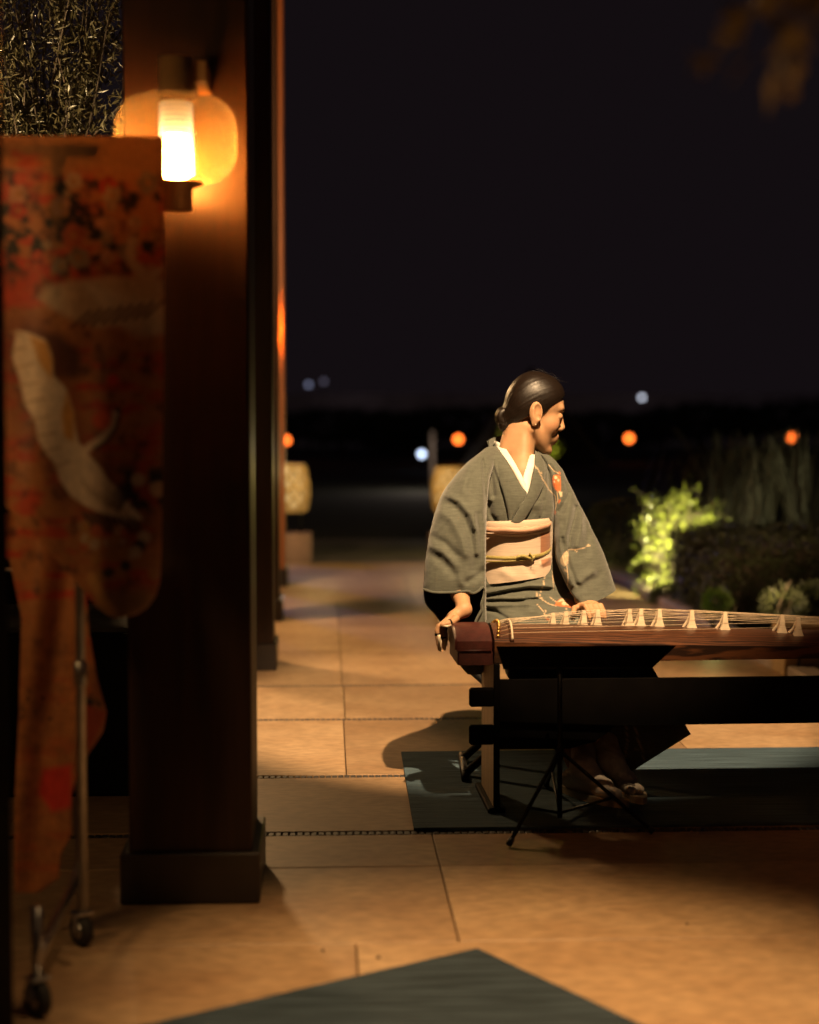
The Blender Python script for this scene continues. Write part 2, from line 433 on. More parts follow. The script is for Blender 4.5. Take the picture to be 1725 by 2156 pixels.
# ------------------------------------------------------------------ glass lamps on the posts
def glass_mat():
    m = bpy.data.materials.new('amber_glass'); m.use_nodes = True; nt = m.node_tree; N = nt.nodes; L = nt.links
    N.remove(N['Principled BSDF'])
    tr = N.new('ShaderNodeBsdfTransparent'); tr.inputs[0].default_value = (.97, .82, .56, 1)
    tl = N.new('ShaderNodeBsdfTranslucent'); tl.inputs[0].default_value = (1.0, .78, .42, 1)
    gl = N.new('ShaderNodeBsdfGlossy'); gl.inputs['Roughness'].default_value = .04
    lf_ = N.new('ShaderNodeLayerWeight'); lf_.inputs[0].default_value = .22; lw = N.new('ShaderNodeMath'); lw.operation = 'MULTIPLY'; lw.inputs[1].default_value = .30; L.new(lf_.outputs['Facing'], lw.inputs[0])
    tc = N.new('ShaderNodeTexCoord'); nz = N.new('ShaderNodeTexNoise'); nz.inputs['Scale'].default_value = 14
    L.new(tc.outputs['Object'], nz.inputs[0])
    mr = N.new('ShaderNodeMapRange'); mr.inputs[3].default_value = .012; mr.inputs[4].default_value = .070
    L.new(lf_.outputs['Facing'], mr.inputs[0])
    m1 = N.new('ShaderNodeMixShader'); L.new(mr.outputs[0], m1.inputs[0]); L.new(tr.outputs[0], m1.inputs[1]); L.new(tl.outputs[0], m1.inputs[2])
    m2 = N.new('ShaderNodeMixShader'); L.new(lw.outputs[0], m2.inputs[0]); L.new(m1.outputs[0], m2.inputs[1]); L.new(gl.outputs[0], m2.inputs[2])
    L.new(m2.outputs[0], N['Material Output'].inputs[0]); return m
M['glass'] = glass_mat()
M['core'] = emat('lamp_core', (1.0, .37, .072), 1250.0)
M['bulb'] = emat('lamp_light', (1.0, .80, .52), 20.0)
M['cage'] = pmat('perforated_brass', (.5, .3, .12), .35, scale=20, metallic=.6, emis=(1.0, .5, .15), estr=.12)
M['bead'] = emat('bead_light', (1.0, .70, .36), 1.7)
def lamp(c, label, power, post_y):
    t = empty('glass_lamp', c, label, 'lamp', 'amber glass lamps on the posts')
    c = np.array(c, float)
    S = 1 / 935.0                      # metres per photo unit at the lamp
    # squashed globe
    n = 40; prof = []
    for i in range(n + 1):
        a = -math.pi / 2 + math.pi * i / n
        ca, sa = math.cos(a), math.sin(a)
        prof.append((128 * S * (abs(ca) ** .55) * (1 if ca >= 0 else -1), 94 * S * (abs(sa) ** .72) * (1 if sa >= 0 else -1)))
    prof[0] = (.034, prof[0][1]); prof[-1] = (.034, prof[-1][1])
    inner = [(r - .003 if r > .04 else r, h * .97) for r, h in prof]
    g = MB(); g.lathe(c, prof, 56); g.F = g.F[:-2]
    g.build('globe', M['glass'], t, True)
    MB().lathe(c + [0, 0, 92 * S], [(.042, 0), (.0395, .003), (.0390, .080), (.0, .081)], 36).build('stem', M['bronze'], t, True)
    MB().lathe(c - [0, 0, 94 * S + .060], [(.0, 0), (.036, .0), (.0365, .05), (.06, .058), (.062, .062), (0, .063)], 36).build('base_cap', M['bronze'], t, True)
    # luminous core and its beaded shade
    MB().lathe(c - [0, 0, .088], [(.0, 0), (.026, .002), (.030, .02), (.028, .085), (.023, .105), (0, .108)], 28).build('light_core', M['core'], t, True)
    sh = MB().lathe(c - [0, 0, .088], [(.0335, .095), (.0335, .165), (.031, .17), (0, .17)], 32).build('beaded_shade', M['cage'], t, True)
    bs_ = [MB() for _ in range(16)]; rows = 7
    for r in range(-8, rows):
        for k in range(20):
            th = 2 * math.pi * (k + .5 * (r % 2)) / 20
            rr_ = .0340 + .0018 * max(0, -r) / 8
            bs_[r + 8].lathe(c + np.array([rr_ * math.cos(th), rr_ * math.sin(th), .010 + r * .0108]), [(0, -.0046), (.0038, -.0024), (.0046, 0), (.0038, .0024), (0, .0046)], 6)
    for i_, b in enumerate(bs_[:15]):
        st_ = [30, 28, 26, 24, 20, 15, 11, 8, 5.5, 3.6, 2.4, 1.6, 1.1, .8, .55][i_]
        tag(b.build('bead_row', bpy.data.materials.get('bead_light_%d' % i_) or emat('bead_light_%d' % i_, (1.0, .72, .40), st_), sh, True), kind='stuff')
    # bracket to the post
    MB().box((c[0] + .055, (c[1] + post_y) / 2, c[2] + .150), (.030, max(post_y - c[1], .02), .05), bev=.003).build('bracket', M['bronze'], t)
    return t
lc = W(371, 292, 3.875)
lamp(lc, 'glowing amber glass lamp on the nearest post, half behind the hanging kimono', 40, 4.045)
lamp((p4x - .02, 11.52, 1.80), 'amber glass lamp on the farthest post, hidden behind the nearer posts', 60, 11.7)

# ------------------------------------------------------------------ foliage
def leaves(name, centers, ln, wd, mat, parent, droop=0.0, seed=1, up=None, cup=.15):
    g = np.random.default_rng(seed); C_ = np.asarray(centers, float); n = len(C_)
    d = g.normal(size=(n, 3)); 
    if up is not None: d = d + np.asarray(up)
    d[:, 2] -= droop; d /= np.linalg.norm(d, axis=1)[:, None]
    r = g.normal(size=(n, 3)); s = np.cross(d, r); s /= np.linalg.norm(s, axis=1)[:, None]; nn = np.cross(d, s)
    L = (ln * g.uniform(.65, 1.25, n))[:, None]; w = (wd * g.uniform(.7, 1.2, n))[:, None]
    V = np.stack([C_ - d * L * .5, C_ + s * w * .5 - d * L * .05 + nn * w * cup, C_ + d * L * .5 - nn * w * cup, C_ - s * w * .5 - d * L * .05 + nn * w * cup], 1).reshape(-1, 3)
    i = np.arange(n) * 4
    F = np.concatenate([np.stack([i, i + 1, i + 2], 1), np.stack([i, i + 2, i + 3], 1)]).tolist()
    return mk(name, V, F, mat, parent, False)
def leafmat(name, c, rough=.45, tr=.25):
    m = pmat(name, c, rough, var=.5, scale=9, spec=.45)
    b = m.node_tree.nodes['Principled BSDF']; b.inputs['Transmission Weight'].default_value = 0
    return m
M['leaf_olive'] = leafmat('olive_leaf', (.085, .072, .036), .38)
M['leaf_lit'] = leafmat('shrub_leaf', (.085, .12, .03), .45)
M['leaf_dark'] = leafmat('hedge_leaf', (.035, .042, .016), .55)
M['leaf_brown'] = leafmat('warm_leaf', (.11, .07, .02), .5)
M['bark'] = pmat('bark', (.07, .05, .035), .85, var=.5, scale=12, stretch=(3, 3, .6), bump=.6)

# planter box with the narrow-leaved tree, behind the lamp post on the left
pl = empty('planter_box', (-1.0, 5.6, 0), 'black planter box behind the lamp post and hanging kimono', 'planter')
MB().box((-1.0, 5.6, .25), (1.00, .8, .50), bev=.01).build('box', M['black'], pl)
MB().box((-1.0, 5.6, .503), (.9, .7, .02)).build('soil', bed.data.materials[0], pl)
scr = empty('blocking_screen', (-1.75, 6.35, 0), 'added unseen screen that blocks the terrace lamp, hidden by the hanging kimono', 'screen')  # added screen, keeps the terrace lamp off the floor at left
for k in range(8): MB().box((-1.66, 6.35, .1 + k * .2), (1.72, .03, .185), bev=.004).build('board', M['black'], scr)
for x in (-2.5, -1.0): MB().box((x, 6.39, .83), (.06, .05, 1.66), bev=.004).build('batten', M['black'], scr)
tree = empty('olive_tree', (-.92, 5.6, .51), 'narrow-leaved olive tree lit from below at upper left', 'tree')
tk = MB(); tw = []
tk.tube(catmull([(-.92, 5.6, .5), (-.89, 5.58, 1.0), (-.95, 5.62, 1.5), (-.93, 5.6, 1.9)], 14), np.linspace(.035, .02, 14), 9)
g = np.random.default_rng(3)
for i in range(60):
    z0 = g.uniform(1.35, 1.95); a = g.uniform(0, 2 * math.pi); rad = g.uniform(.12, .42); h = g.uniform(.35, .95)
    s = np.array([-.93, 5.6, z0]); e = s + [math.cos(a) * rad * 1.0 + .02, math.sin(a) * rad * .6, h]
    mid = (s + e) / 2 + g.normal(size=3) * .04
    P = catmull([s, mid, e, e + [math.cos(a) * .06, 0, .12]], 16); tk.tube(P, np.linspace(.0045, .0014, 16), 5)
    tw.append(P)
tk.build('trunk', M['bark'], tree, True)
Cs = []
for P in tw:
    k = 230; t = g.uniform(.1, 1, k); idx = (t * 15).astype(int)
    Cs.append(P[idx] + g.normal(size=(k, 3)) * [.026, .026, .02])
leaves('crown', np.concatenate(Cs), .033, .0075, M['leaf_olive'], tree, seed=4, up=(0, 0, .9))
us = empty('dapple_plant', (-.80, 5.6, .51), 'added plant in the planter that dapples the terrace lamp', 'plant')  # added foliage that breaks up the terrace lamp's patch on the floor
g = np.random.default_rng(17); Pq = g.normal(size=(420, 3)); Pq /= np.linalg.norm(Pq, axis=1)[:, None]
leaves('foliage', np.array([-.80, 5.55, .86]) + Pq * (g.random(420) ** .5)[:, None] * [.22, .22, .28], .07, .035, M['leaf_olive'], us, seed=18)
MB().tube(catmull([(-.80, 5.6, .5), (-.79, 5.58, .7), (-.8, 5.55, .9)], 8), .008, 6).build('stem', M['bark'], us, True)
light('tree_uplight', 'SPOT', (-1.25, 4.9, .62), 300, (1.0, .70, .34), (-.90, 5.6, 2.1), 44, .8, .03)

# ------------------------------------------------------------------ hanging crane kimono and its rolling rack
KD = 3.56                                              # distance of the garment
def kimono_colors(Q):
    x, y = Q[:, 0], Q[:, 1]
    n1 = fbm(x / 60, y / 22, 11); n2 = fbm(x / 26, y / 26, 21); n3 = fbm(x / 10, y / 10, 31)
    base = np.array([.40, .150, .050]); red = np.array([.46, .055, .020]); dk = np.array([.085, .030, .016]); gold = np.array([.50, .22, .06])
    C = base + (red - base) * np.clip((n1 - .47) * 6, 0, 1)[:, None]
    C = C + (dk - C) * np.clip((n2 - .52) * 4, 0, .8)[:, None]
    cream = np.array([.62, .42, .27]); white = np.array([.70, .54, .40]); ink = np.array([.02, .016, .012])
    # shoulder fold: plain ochre
    k = (np.clip((385 - y) / 40, 0, 1) * np.clip(.4 + (x - 90) / 140, 0, 1))[:, None]; C = C * (1 - k) + np.array([.42, .20, .08]) * k
    # flower cluster: dark leaves, then blossoms
    band = np.clip((y - 350) / 40, 0, 1) * np.clip((600 - y) / 40, 0, 1)
    k = (band * np.clip((fbm(x / 26, y / 26, 41) - .44) * 9, 0, 1))[:, None]; C = C * (1 - k) + ink * k
    gg = np.random.default_rng(8)
    for i in range(34):
        cx, cy = gg.uniform(20, 345), gg.uniform(370, 600); r = gg.uniform(8, 26)
        col = [np.array([.42, .10, .04]), gold * .7, cream * .5, np.array([.50, .05, .02]), cream * .75, np.array([.48, .22, .12])][gg.integers(0, 6)]
        for p_ in range(5):
            a_ = p_ * 1.257 + cx; paint_disc(C, Q, (cx + .6 * r * math.cos(a_), cy + .6 * r * math.sin(a_)), r * gg.uniform(.38, .6), col * gg.uniform(.55, 1.0), 5)
        paint_disc(C, Q, (cx, cy), r * .3, gold * .7, 3)
    # upper crane: pale trailing plumage from upper right
    paint_poly(C, Q, [(345, 560), (330, 590), (290, 590), (262, 540), (270, 500), (288, 500), (285, 545), (310, 570)], cream * .75, 8)
    paint_poly(C, Q, [(95, 605), (160, 590), (240, 580), (345, 590), (345, 705), (290, 712), (255, 690), (205, 690), (150, 672), (110, 650), (80, 628)], cream * .8, 14)
    paint_poly(C, Q, [(180, 600), (345, 640), (345, 700), (240, 680)], white * .85, 18)
    for i in range(8):
        paint_line(C, Q, [(150 + i * 22, 690 - i * 3), (190 + i * 22, 655 - i * 3)], 3, dk, None)
    # dark passage
    paint_poly(C, Q, [(55, 690), (120, 700), (170, 740), (170, 790), (110, 800), (60, 740)], dk, 20)
    # main crane: dark ground round the wings sets it off
    k = (np.clip(1.3 - pdist(Q, [(40, 720), (90, 850), (130, 930), (190, 1010), (260, 1080)]) / 75, 0, 1) * .75)[:, None]; C = C * (1 - k) + np.array([.16, .035, .016]) * k
    paint_poly(C, Q, [(35, 695), (60, 700), (95, 715), (108, 745), (112, 790), (140, 820), (152, 860), (158, 900), (165, 930), (185, 955), (212, 985), (228, 1010), (255, 1035), (285, 1075), (302, 1092), (270, 1100), (225, 1085), (182, 1066), (150, 1045), (125, 1010), (118, 980), (95, 950), (82, 930), (75, 890), (52, 850), (42, 800), (25, 750)], white, 6)
    paint_poly(C, Q, [(62, 705), (100, 722), (110, 760), (108, 800), (80, 760)], np.array([.60, .30, .08]), 8)
    paint_poly(C, Q, [(140, 825), (155, 870), (155, 930), (135, 920), (130, 870)], np.array([.60, .28, .07]), 8)
    for i in range(16):
        if i > 8: continue
        tip = np.array([(22, 700), (24, 738), (30, 775), (38, 812), (48, 848), (62, 884), (74, 918), (92, 950), (112, 985)][i]); led = np.array([(70, 706), (98, 722), (110, 756), (122, 800), (142, 830), (152, 868), (158, 905), (166, 934), (184, 958)][i])
        paint_line(C, Q, [tip + (led - tip) * .0, tip + (led - tip) * .5], 2.0, np.array([.44, .27, .15])); paint_disc(C, Q, tip + [-2, 6], 6, np.array([.16, .06, .03]), 5)
    for i in range(8):
        q0 = np.array([172 + 13 * i, 1010 + 9 * i]); paint_line(C, Q, [q0, q0 + [20, 34]], 1.6, np.array([.40, .24, .14]))
    for i in range(9):
        a = np.array([182 + i * 13, 1092 + i * 1.5]); paint_line(C, Q, [a - [6, 12], a + [14, 26 - i]], 3.4, ink)
    paint_line(C, Q, [(188, 945), (215, 930), (235, 912), (244, 890), (250, 860), (262, 848)], 3.2, ink)
    paint_line(C, Q, [(175, 950), (200, 934), (222, 918), (238, 895), (246, 868)], 8, white); paint_line(C, Q, [(200, 945), (224, 930), (243, 905), (252, 872)], 3.5, ink); paint_disc(C, Q, (249, 862), 7, ink, 3); paint_line(C, Q, [(252, 858), (272, 846)], 2.5, gold)
    paint_disc(C, Q, (214, 885), 20, np.array([.65, .09, .03]), 10); paint_disc(C, Q, (238, 800), 12, np.array([.70, .05, .03]), 7)
    # pine and blossoms at lower right
    k = (np.clip((y - 960) / 40, 0, 1) * np.clip((x - 215) / 50, 0, 1) * np.clip((1120 - y) / 40, 0, 1) * np.clip((fbm(x / 18, y / 18, 51) - .43) * 9, 0, 1))[:, None]; C = C * (1 - k) + ink * k
    paint_disc(C, Q, (290, 1010), 14, cream * .8, 4); paint_disc(C, Q, (332, 1030), 17, cream * .8, 4)
    for i in range(34):
        cx, cy = gg.uniform(170, 340), gg.uniform(1100, 1215); r = gg.uniform(6, 17)
        col = [cream * .75, np.array([.45, .10, .04]), ink * 2, gold * .8][gg.integers(0, 4)]
        paint_disc(C, Q, (cx, cy), r, col, 4)
    k = np.clip((y - 1215) / 50, 0, 1)[:, None] * np.clip((x - 185) / 30, 0, 1)[:, None]; C = C * (1 - k) + np.array([.26, .12, .045]) * k
    paint_line(C, Q, [(195, 1215), (215, 1262), (235, 1290)], 11, np.array([.60, .30, .10]))
    # lower robe: gold and red
    k = np.clip((y - 1330) / 40, 0, 1)[:, None] * np.array([1.0]); g2 = fbm(x / 40, y / 14, 61)[:, None]
    C = C * (1 - k * .7) + k * .7 * (np.array([.36, .13, .04]) * (.5 + g2))
    k = (np.clip((fbm(x / 15, y / 15, 71) - .56) * 9, 0, 1) * np.clip((y - 1440) / 20, 0, 1) * np.clip((1530 - y) / 20, 0, 1))[:, None]; C = C * (1 - k) + ink * k
    paint_poly(C, Q, [(90, 1620), (150, 1610), (152, 1700), (110, 1710), (80, 1670)], np.array([.55, .035, .02]), 14)
    paint_poly(C, Q, [(172, 1480), (225, 1500), (200, 1560), (170, 1600)], np.array([.36, .05, .02]), 10)
    C *= (.82 + .36 * n3)[:, None]
    return np.clip(C, .004, .9)
M['crane_silk'] = pmat('printed_silk', (1, 1, 1), .55, var=.12, scale=180, stretch=(1, 1, .2), vcol=True, bump=.15, bscale=300, spec=.35, sheen=.2)
def translucent(m, amt):
    nt = m.node_tree; N = nt.nodes; L = nt.links; b = N['Principled BSDF']; out = N['Material Output']
    tl = N.new('ShaderNodeBsdfTranslucent'); L.new(b.inputs['Base Color'].links[0].from_socket, tl.inputs[0])
    ms_ = N.new('ShaderNodeMixShader'); ms_.inputs[0].default_value = amt
    L.new(b.outputs[0], ms_.inputs[1]); L.new(tl.outputs[0], ms_.inputs[2]); L.new(ms_.outputs[0], out.inputs[0])
translucent(M['crane_silk'], .04)
robe = empty('display_kimono', W(150, 1880, KD), 'red and gold crane-patterned kimono hanging on the rolling rack', 'kimono')
def drape(name, left, right, y0, y1, d0, folds, mat, parent, nx=110, ny=300, thick=.012, rc=None, back=True):
    """cloth panel between two photo-space contours, with depth folds; front and back layer"""
    ys = np.linspace(y0, y1, ny); L = np.interp(ys, *zip(*[(b, a) for a, b in left])); R = np.interp(ys, *zip(*[(b, a) for a, b in right]))
    u = np.linspace(0, 1, nx); X = L[:, None] + (R - L)[:, None] * u; Y = np.repeat(ys[:, None], nx, 1)
    Df = d0 + folds(X, Y, u[None, :].repeat(ny, 0)) - thick * np.sqrt(np.clip(1 - (2 * u - 1) ** 2, 0, 1))[None, :]
    Db = d0 + folds(X, Y, u[None, :].repeat(ny, 0)) + thick * np.sqrt(np.clip(1 - (2 * u - 1) ** 2, 0, 1))[None, :]
    P = ray(X, Y, Df).reshape(-1, 3); Q = np.stack([X.ravel(), Y.ravel()], 1); C = kimono_colors(Q)
    # the back layer keeps the front layer's outline but stands behind it
    B = P.copy(); B[:, 1] += (Db - Df).ravel() + .002
    V = np.concatenate([cfw(P), cfw(B)]); n = nx * ny
    F = grid_faces(ny, nx); F2 = [tuple(i + n for i in f[::-1]) for f in F]
    rim = [(i * nx, (i + 1) * nx, (i + 1) * nx + n, i * nx + n) for i in range(ny - 1)] + [((i + 1) * nx + nx - 1, i * nx + nx - 1, i * nx + nx - 1 + n, (i + 1) * nx + nx - 1 + n) for i in range(ny - 1)]
    rim += [((ny - 1) * nx + j, (ny - 1) * nx + j + 1, (ny - 1) * nx + j + 1 + n, (ny - 1) * nx + j + n) for j in range(nx - 1)] + [(j + 1, j, j + n, j + 1 + n) for j in range(nx - 1)]
    return mk(name, V[:n], F, mat, parent, True, cols=C)
fold1 = lambda X, Y, u: .020 * np.sin(X / 38 + Y / 420 + 2 * vnoise(X / 200, Y / 300, 8)) * np.clip((Y - 300) / 300, .15, 1) + .02 * (vnoise(X / 90, Y / 260, 2) - .5) + .018 * np.clip(1 - (Y - 290) / 60, 0, 1)
drape('sleeve', [(-60, 280), (-60, 900), (-40, 1000), (40, 1100), (130, 1190), (175, 1245), (205, 1280), (232, 1297), (250, 1301)],
      [(342, 286), (347, 290), (346, 600), (343, 900), (340, 1150), (337, 1225), (328, 1255), (312, 1278), (290, 1293), (262, 1300.5), (252, 1301)], 286, 1301, KD - .075, fold1, M['crane_silk'], robe)
fold2 = lambda X, Y, u: .024 * np.sin(X / 21 + Y / 170) + .02 * (vnoise(X / 60, Y / 120, 5) - .5)
drape('robe_body', [(-90, 1080), (20, 1180), (45, 1300), (40, 1500), (30, 1700), (30, 1880)],
      [(175, 1080), (182, 1250), (188, 1330), (205, 1430), (225, 1500), (218, 1540), (185, 1590), (168, 1620), (152, 1670), (150, 1760), (128, 1800), (124, 1850), (80, 1880)], 1080, 1880, KD + .12, fold2, M['crane_silk'], robe, ny=240)
# rolling rack
rk = empty('rolling_rack', gnd(120, 2060), 'chrome rolling garment rack holding the crane kimono', 'rack')
cA, cB = gnd(172, 1990), gnd(80, 2140)                 # caster contact points
up = np.array([0, 0, 1.0])
def rod(name, pts, r=.0105): return MB().tube(np.array([np.asarray(p, float) for p in pts]), r, 12).build(name, M['chrome'], rk, True)
um = w2c(cA * .62 + cB * .38); um = cfw([(161 - CX) / FPX * um[1] + .004, um[1], 0])
side = cfw((-1, 0, 0))
for k, off in ((0, np.zeros(3)), (1, side * .95)):
    A, B, U = cA + off, cB + off, um + off
    rod('base_tube', [A + up * .30, A + up * .19, A * .8 + B * .2 + up * .155, A * .2 + B * .8 + up * .125, B + up * .11])
    rod('foot_post', [A + up * .075, A + up * .36], .0095); rod('foot_post', [B + up * .075, B + up * .215], .0115)
    rod('brace', [A + up * .345, A * .75 + U * .25 + up * .40, U + up * .425], .010)
    rod('upright', [U + up * .13, U + up * 1.705], .0105)
    MB().lathe(U + up * .60, [(.0105, 0), (.0145, .004), (.0145, .05), (.0105, .055)], 14).build('clamp', M['chrome'], rk, True)
    for P, r in ((A, .034), (B, .036)):
        c = P + up * r
        ww = rotz(.7) @ np.array([[0, 0, 1], [0, 1, 0], [-1, 0, 0]])
        w = MB().lathe(c, [(r * .55, -.012), (r, -.010), (r, .010), (r * .55, .012)], 26, ww).build('caster_wheel', M['rubber'], rk, True)
        MB().lathe(c, [(0, -.014), (r * .55, -.0125), (r * .55, .0125), (0, .014)], 18, ww).build('wheel_hub', M['chrome'], w, True)
        fk = MB(); ax_ = ww @ np.array([0, 0, 1.0])
        for s in (-1, 1): fk.tube([c + ax_ * s * .016, c + ax_ * s * .016 + up * (r * 1.0) + np.array([0, .004, 0])], .005, 8)
        fk.box(c + up * (r * 1.12), (.04, .04, .008), rotz(.7), bev=.002)
        fk.build('caster_fork', M['chrome'], rk)
rod('top_bar', [um + up * 1.70 - side * .06, um + up * 1.70 + side * 1.05], .012)
# ------------------------------------------------------------------ zither (koto), stand, music stand, stool
KA = math.radians(4.0)
KS = np.array([math.cos(KA), math.sin(KA), 0.0]); KT = np.array([-math.sin(KA), math.cos(KA), 0.0])
k0 = ray(1042, 1397, 4.92); k0z = k0[2]                    # near lower corner at the head
def K(s, t, z): return cfw(k0 * [1, 1, 0] + KS * s + KT * t + np.array([0, 0, z]))
KW = .25
def side_top(s): return .508 - .0235 * min(s, 1.25) / .94 - .0 
def kbot(s): return k0z + .004 * s
def ktop(s, t): return side_top(s) + (.040 - .010 * s / 1.8) * (1 - (abs(t - KW / 2) / (KW / 2)) ** 2.2)
zit = empty('zither', K(.9, KW / 2, k0z), 'long dark wooden zither with ivory bridges and red end cover', 'zither')
def koto_mat():
    m = pmat('burnt_paulownia', (.13, .05, .022), .42, var=.3, scale=3, stretch=(1.5, 10, 10), coat=.25, coat_rough=.25, bump=.1, bscale=14, bstretch=(2, 30, 30))
    nt = m.node_tree; N = nt.nodes; L = nt.links; b = N['Principled BSDF']; tc = [n for n in N if n.type == 'TEX_COORD'][0]
    mp = N.new('ShaderNodeMapping'); mp.inputs['Rotation'].default_value = (0, 0, math.radians(-7)); mp.inputs['Scale'].default_value = (.55, 5, 3)
    wv = N.new('ShaderNodeTexWave'); wv.wave_type = 'BANDS'; wv.bands_direction = 'Y'; wv.inputs['Scale'].default_value = 7; wv.inputs['Distortion'].default_value = 7; wv.inputs['Detail'].default_value = 3; wv.inputs['Detail Scale'].default_value = 1.6
    L.new(tc.outputs['Object'], mp.inputs[0]); L.new(mp.outputs[0], wv.inputs[0])
    cr = N.new('ShaderNodeValToRGB'); cr.color_ramp.elements[0].color = (.022, .009, .005, 1); cr.color_ramp.elements[1].color = (.115, .042, .016, 1)
    cr.color_ramp.elements[0].position = .2; cr.color_ramp.elements[1].position = .85
    L.new(wv.outputs[0], cr.inputs[0]); L.new(cr.outputs[0], b.inputs['Base Color']); return m
M['koto'] = koto_mat()
ns, nt_ = 90, 22; LEN = 1.80; V = []
for i in range(ns):
    s = LEN * i / (ns - 1); ring = []
    for j in range(nt_):
        t = KW * j / (nt_ - 1); ring.append(K(s, t, ktop(s, t)))
    ring.append(K(s, KW - .006, kbot(s))); ring.append(K(s, .006, kbot(s)))
    V += ring
m_ = nt_ + 2; F = grid_faces(ns, m_, True) + [tuple(range(m_)), tuple((ns - 1) * m_ + j for j in range(m_))[::-1]]
kb = mk('body', V, F, M['koto'], zit, True); kb.data.set_sharp_from_angle(angle=math.radians(35))
M['red_leather'] = pmat('red_leather', (.058, .011, .007), .5, var=.25, scale=60, bump=.35, bscale=220, coat=.15)
M['red_dark'] = pmat('red_leather_dark', (.045, .009, .006), .5, var=.25, scale=60, bump=.35, bscale=220)
M['ivory'] = pmat('ivory', (.66, .54, .38), .38, var=.12, scale=40, coat=.2)
M['gold'] = pmat('gold_bead', (.7, .42, .12), .3, scale=50, metallic=.9)
M['string'] = pmat('silk_string', (.60, .46, .30), .5, var=.1, scale=100)
# red cover over the head: lid with an arched top, and lower half
def capring(s, z0, z1, arch, inset=0.0, n=14):
    out = [K(s, inset, z0)]
    for j in range(n):
        t = inset + (KW - 2 * inset) * j / (n - 1); out.append(K(s, t, z1 + arch * (1 - (abs(t - KW / 2) / (KW / 2)) ** 2.2)))
    out.append(K(s, KW - inset, z0)); return out
def cap(ss, z0, z1, arch, name, mat):
    V = []; rings = 0
    for s, ins in ss: V += capring(s, z0, z1 - ins * .6, arch - ins * .3, ins - .004); rings += 1
    m2 = 16; F = grid_faces(rings, m2, True) + [tuple(range(m2)), tuple((rings - 1) * m2 + j for j in range(m2))[::-1]]
    o = mk(name, V, F, mat, zit, True); o.data.set_sharp_from_angle(angle=math.radians(40)); return o
cap([(-.116, .010), (-.113, .004), (-.108, 0), (-.012, 0), (-.008, .002)], .487, .514, .036, 'cover_lid', M['red_leather'])
cap([(-.108, .006), (-.104, .001), (-.012, .001), (-.006, .004)], k0z - .004, .482, .0, 'cover_box', M['red_dark'])
MB().tube([K(-.112, -.006, .4845), K(-.01, -.006, .4845)], .0022, 8).build('cover_seam', M['red_leather'], zit, True)
# string pegs and saddle
bd = MB()
for j in range(13):
    t = .016 + (KW - .032) * j / 12; p = K(.012 + .012 * math.sin(math.pi * j / 12), t, ktop(.01, t) + .006)
    bd.lathe(p, [(0, -.006), (.0045, -.003), (.0055, 0), (.0045, .003), (0, .006)], 8)
tag(bd.build('gold_pegs', M['gold'], zit, True), kind='stuff')
MB().tube([K(.052 + .006 * math.sin(math.pi * j / 20), KW * j / 20, ktop(.05, KW * j / 20) + .010) for j in range(21)], .0032, 8).build('saddle', M['ivory'], zit, True)
MB().tube([K(.050 + .006 * math.sin(math.pi * j / 20), KW * j / 20, ktop(.05, KW * j / 20) + .003) for j in range(21)], .0065, 8).build('saddle_base', M['koto'], zit, True)
MB().tube([K(1.62, KW * j / 20, ktop(1.62, KW * j / 20) + .007) for j in range(21)], .005, 8).build('tail_saddle', M['ivory'], zit, True)
bpx = [1165, 1192, 1230, 1259, 1326, 1350, 1389, 1457, 1527, 1647, 1681, 1768, 1812]
tt = [.236, .225, .212, .200, .182, .168, .150, .128, .106, .084, .062, .040, .018]
for i, (px, t) in enumerate(zip(bpx, tt)):
    s = .3
    for _ in range(12):
        q = K(s, t, ktop(s, t) + .03); pq = proj(w2c(q)); s += (px - pq[0]) / FPX * 5.0
    zt = ktop(s, t); hb = .054
    b = MB(); prof = [(0, .0150), (.004, .0142), (.012, .0108), (.024, .0080), (.040, .0062), (.050, .0056), (hb, .0052)]
    V = []
    for z, hw in prof:
        td = .0075 - .003 * z / hb
        for (a, c) in ((-1, -1), (1, -1), (1, 1), (-1, 1)): V.append(K(s + a * hw, t + c * td, zt + z - .002))
    F = grid_faces(len(prof), 4, True) + [(3, 2, 1, 0), tuple(len(prof) * 4 - 4 + k for k in range(4))]
    b.add(V, F)
    b.tube([K(s - .003, t + .006, zt + .040), K(s - .010, t + .016, zt + .018), K(s - .019, t + .024, ktop(s, min(t + .024, KW)) + .000)], [.0045, .004, .005], 7)
    br = b.build('bridge', M['ivory'], zit)
    # its string
    hz = zt + hb - .001
    pts = [K(.020, t, ktop(.02, t) + .004), K(.055, .5 * KW + (t - .5 * KW) * .94, ktop(.05, t) + .0135), K(s, t, hz), K(1.62, .5 * KW + (t - .5 * KW) * .86, ktop(1.62, t) + .0125), K(1.76, t, ktop(1.76, t) + .003)]
    MB().tube(np.array(pts), .00055, 5).build('string', M['string'], zit, True)

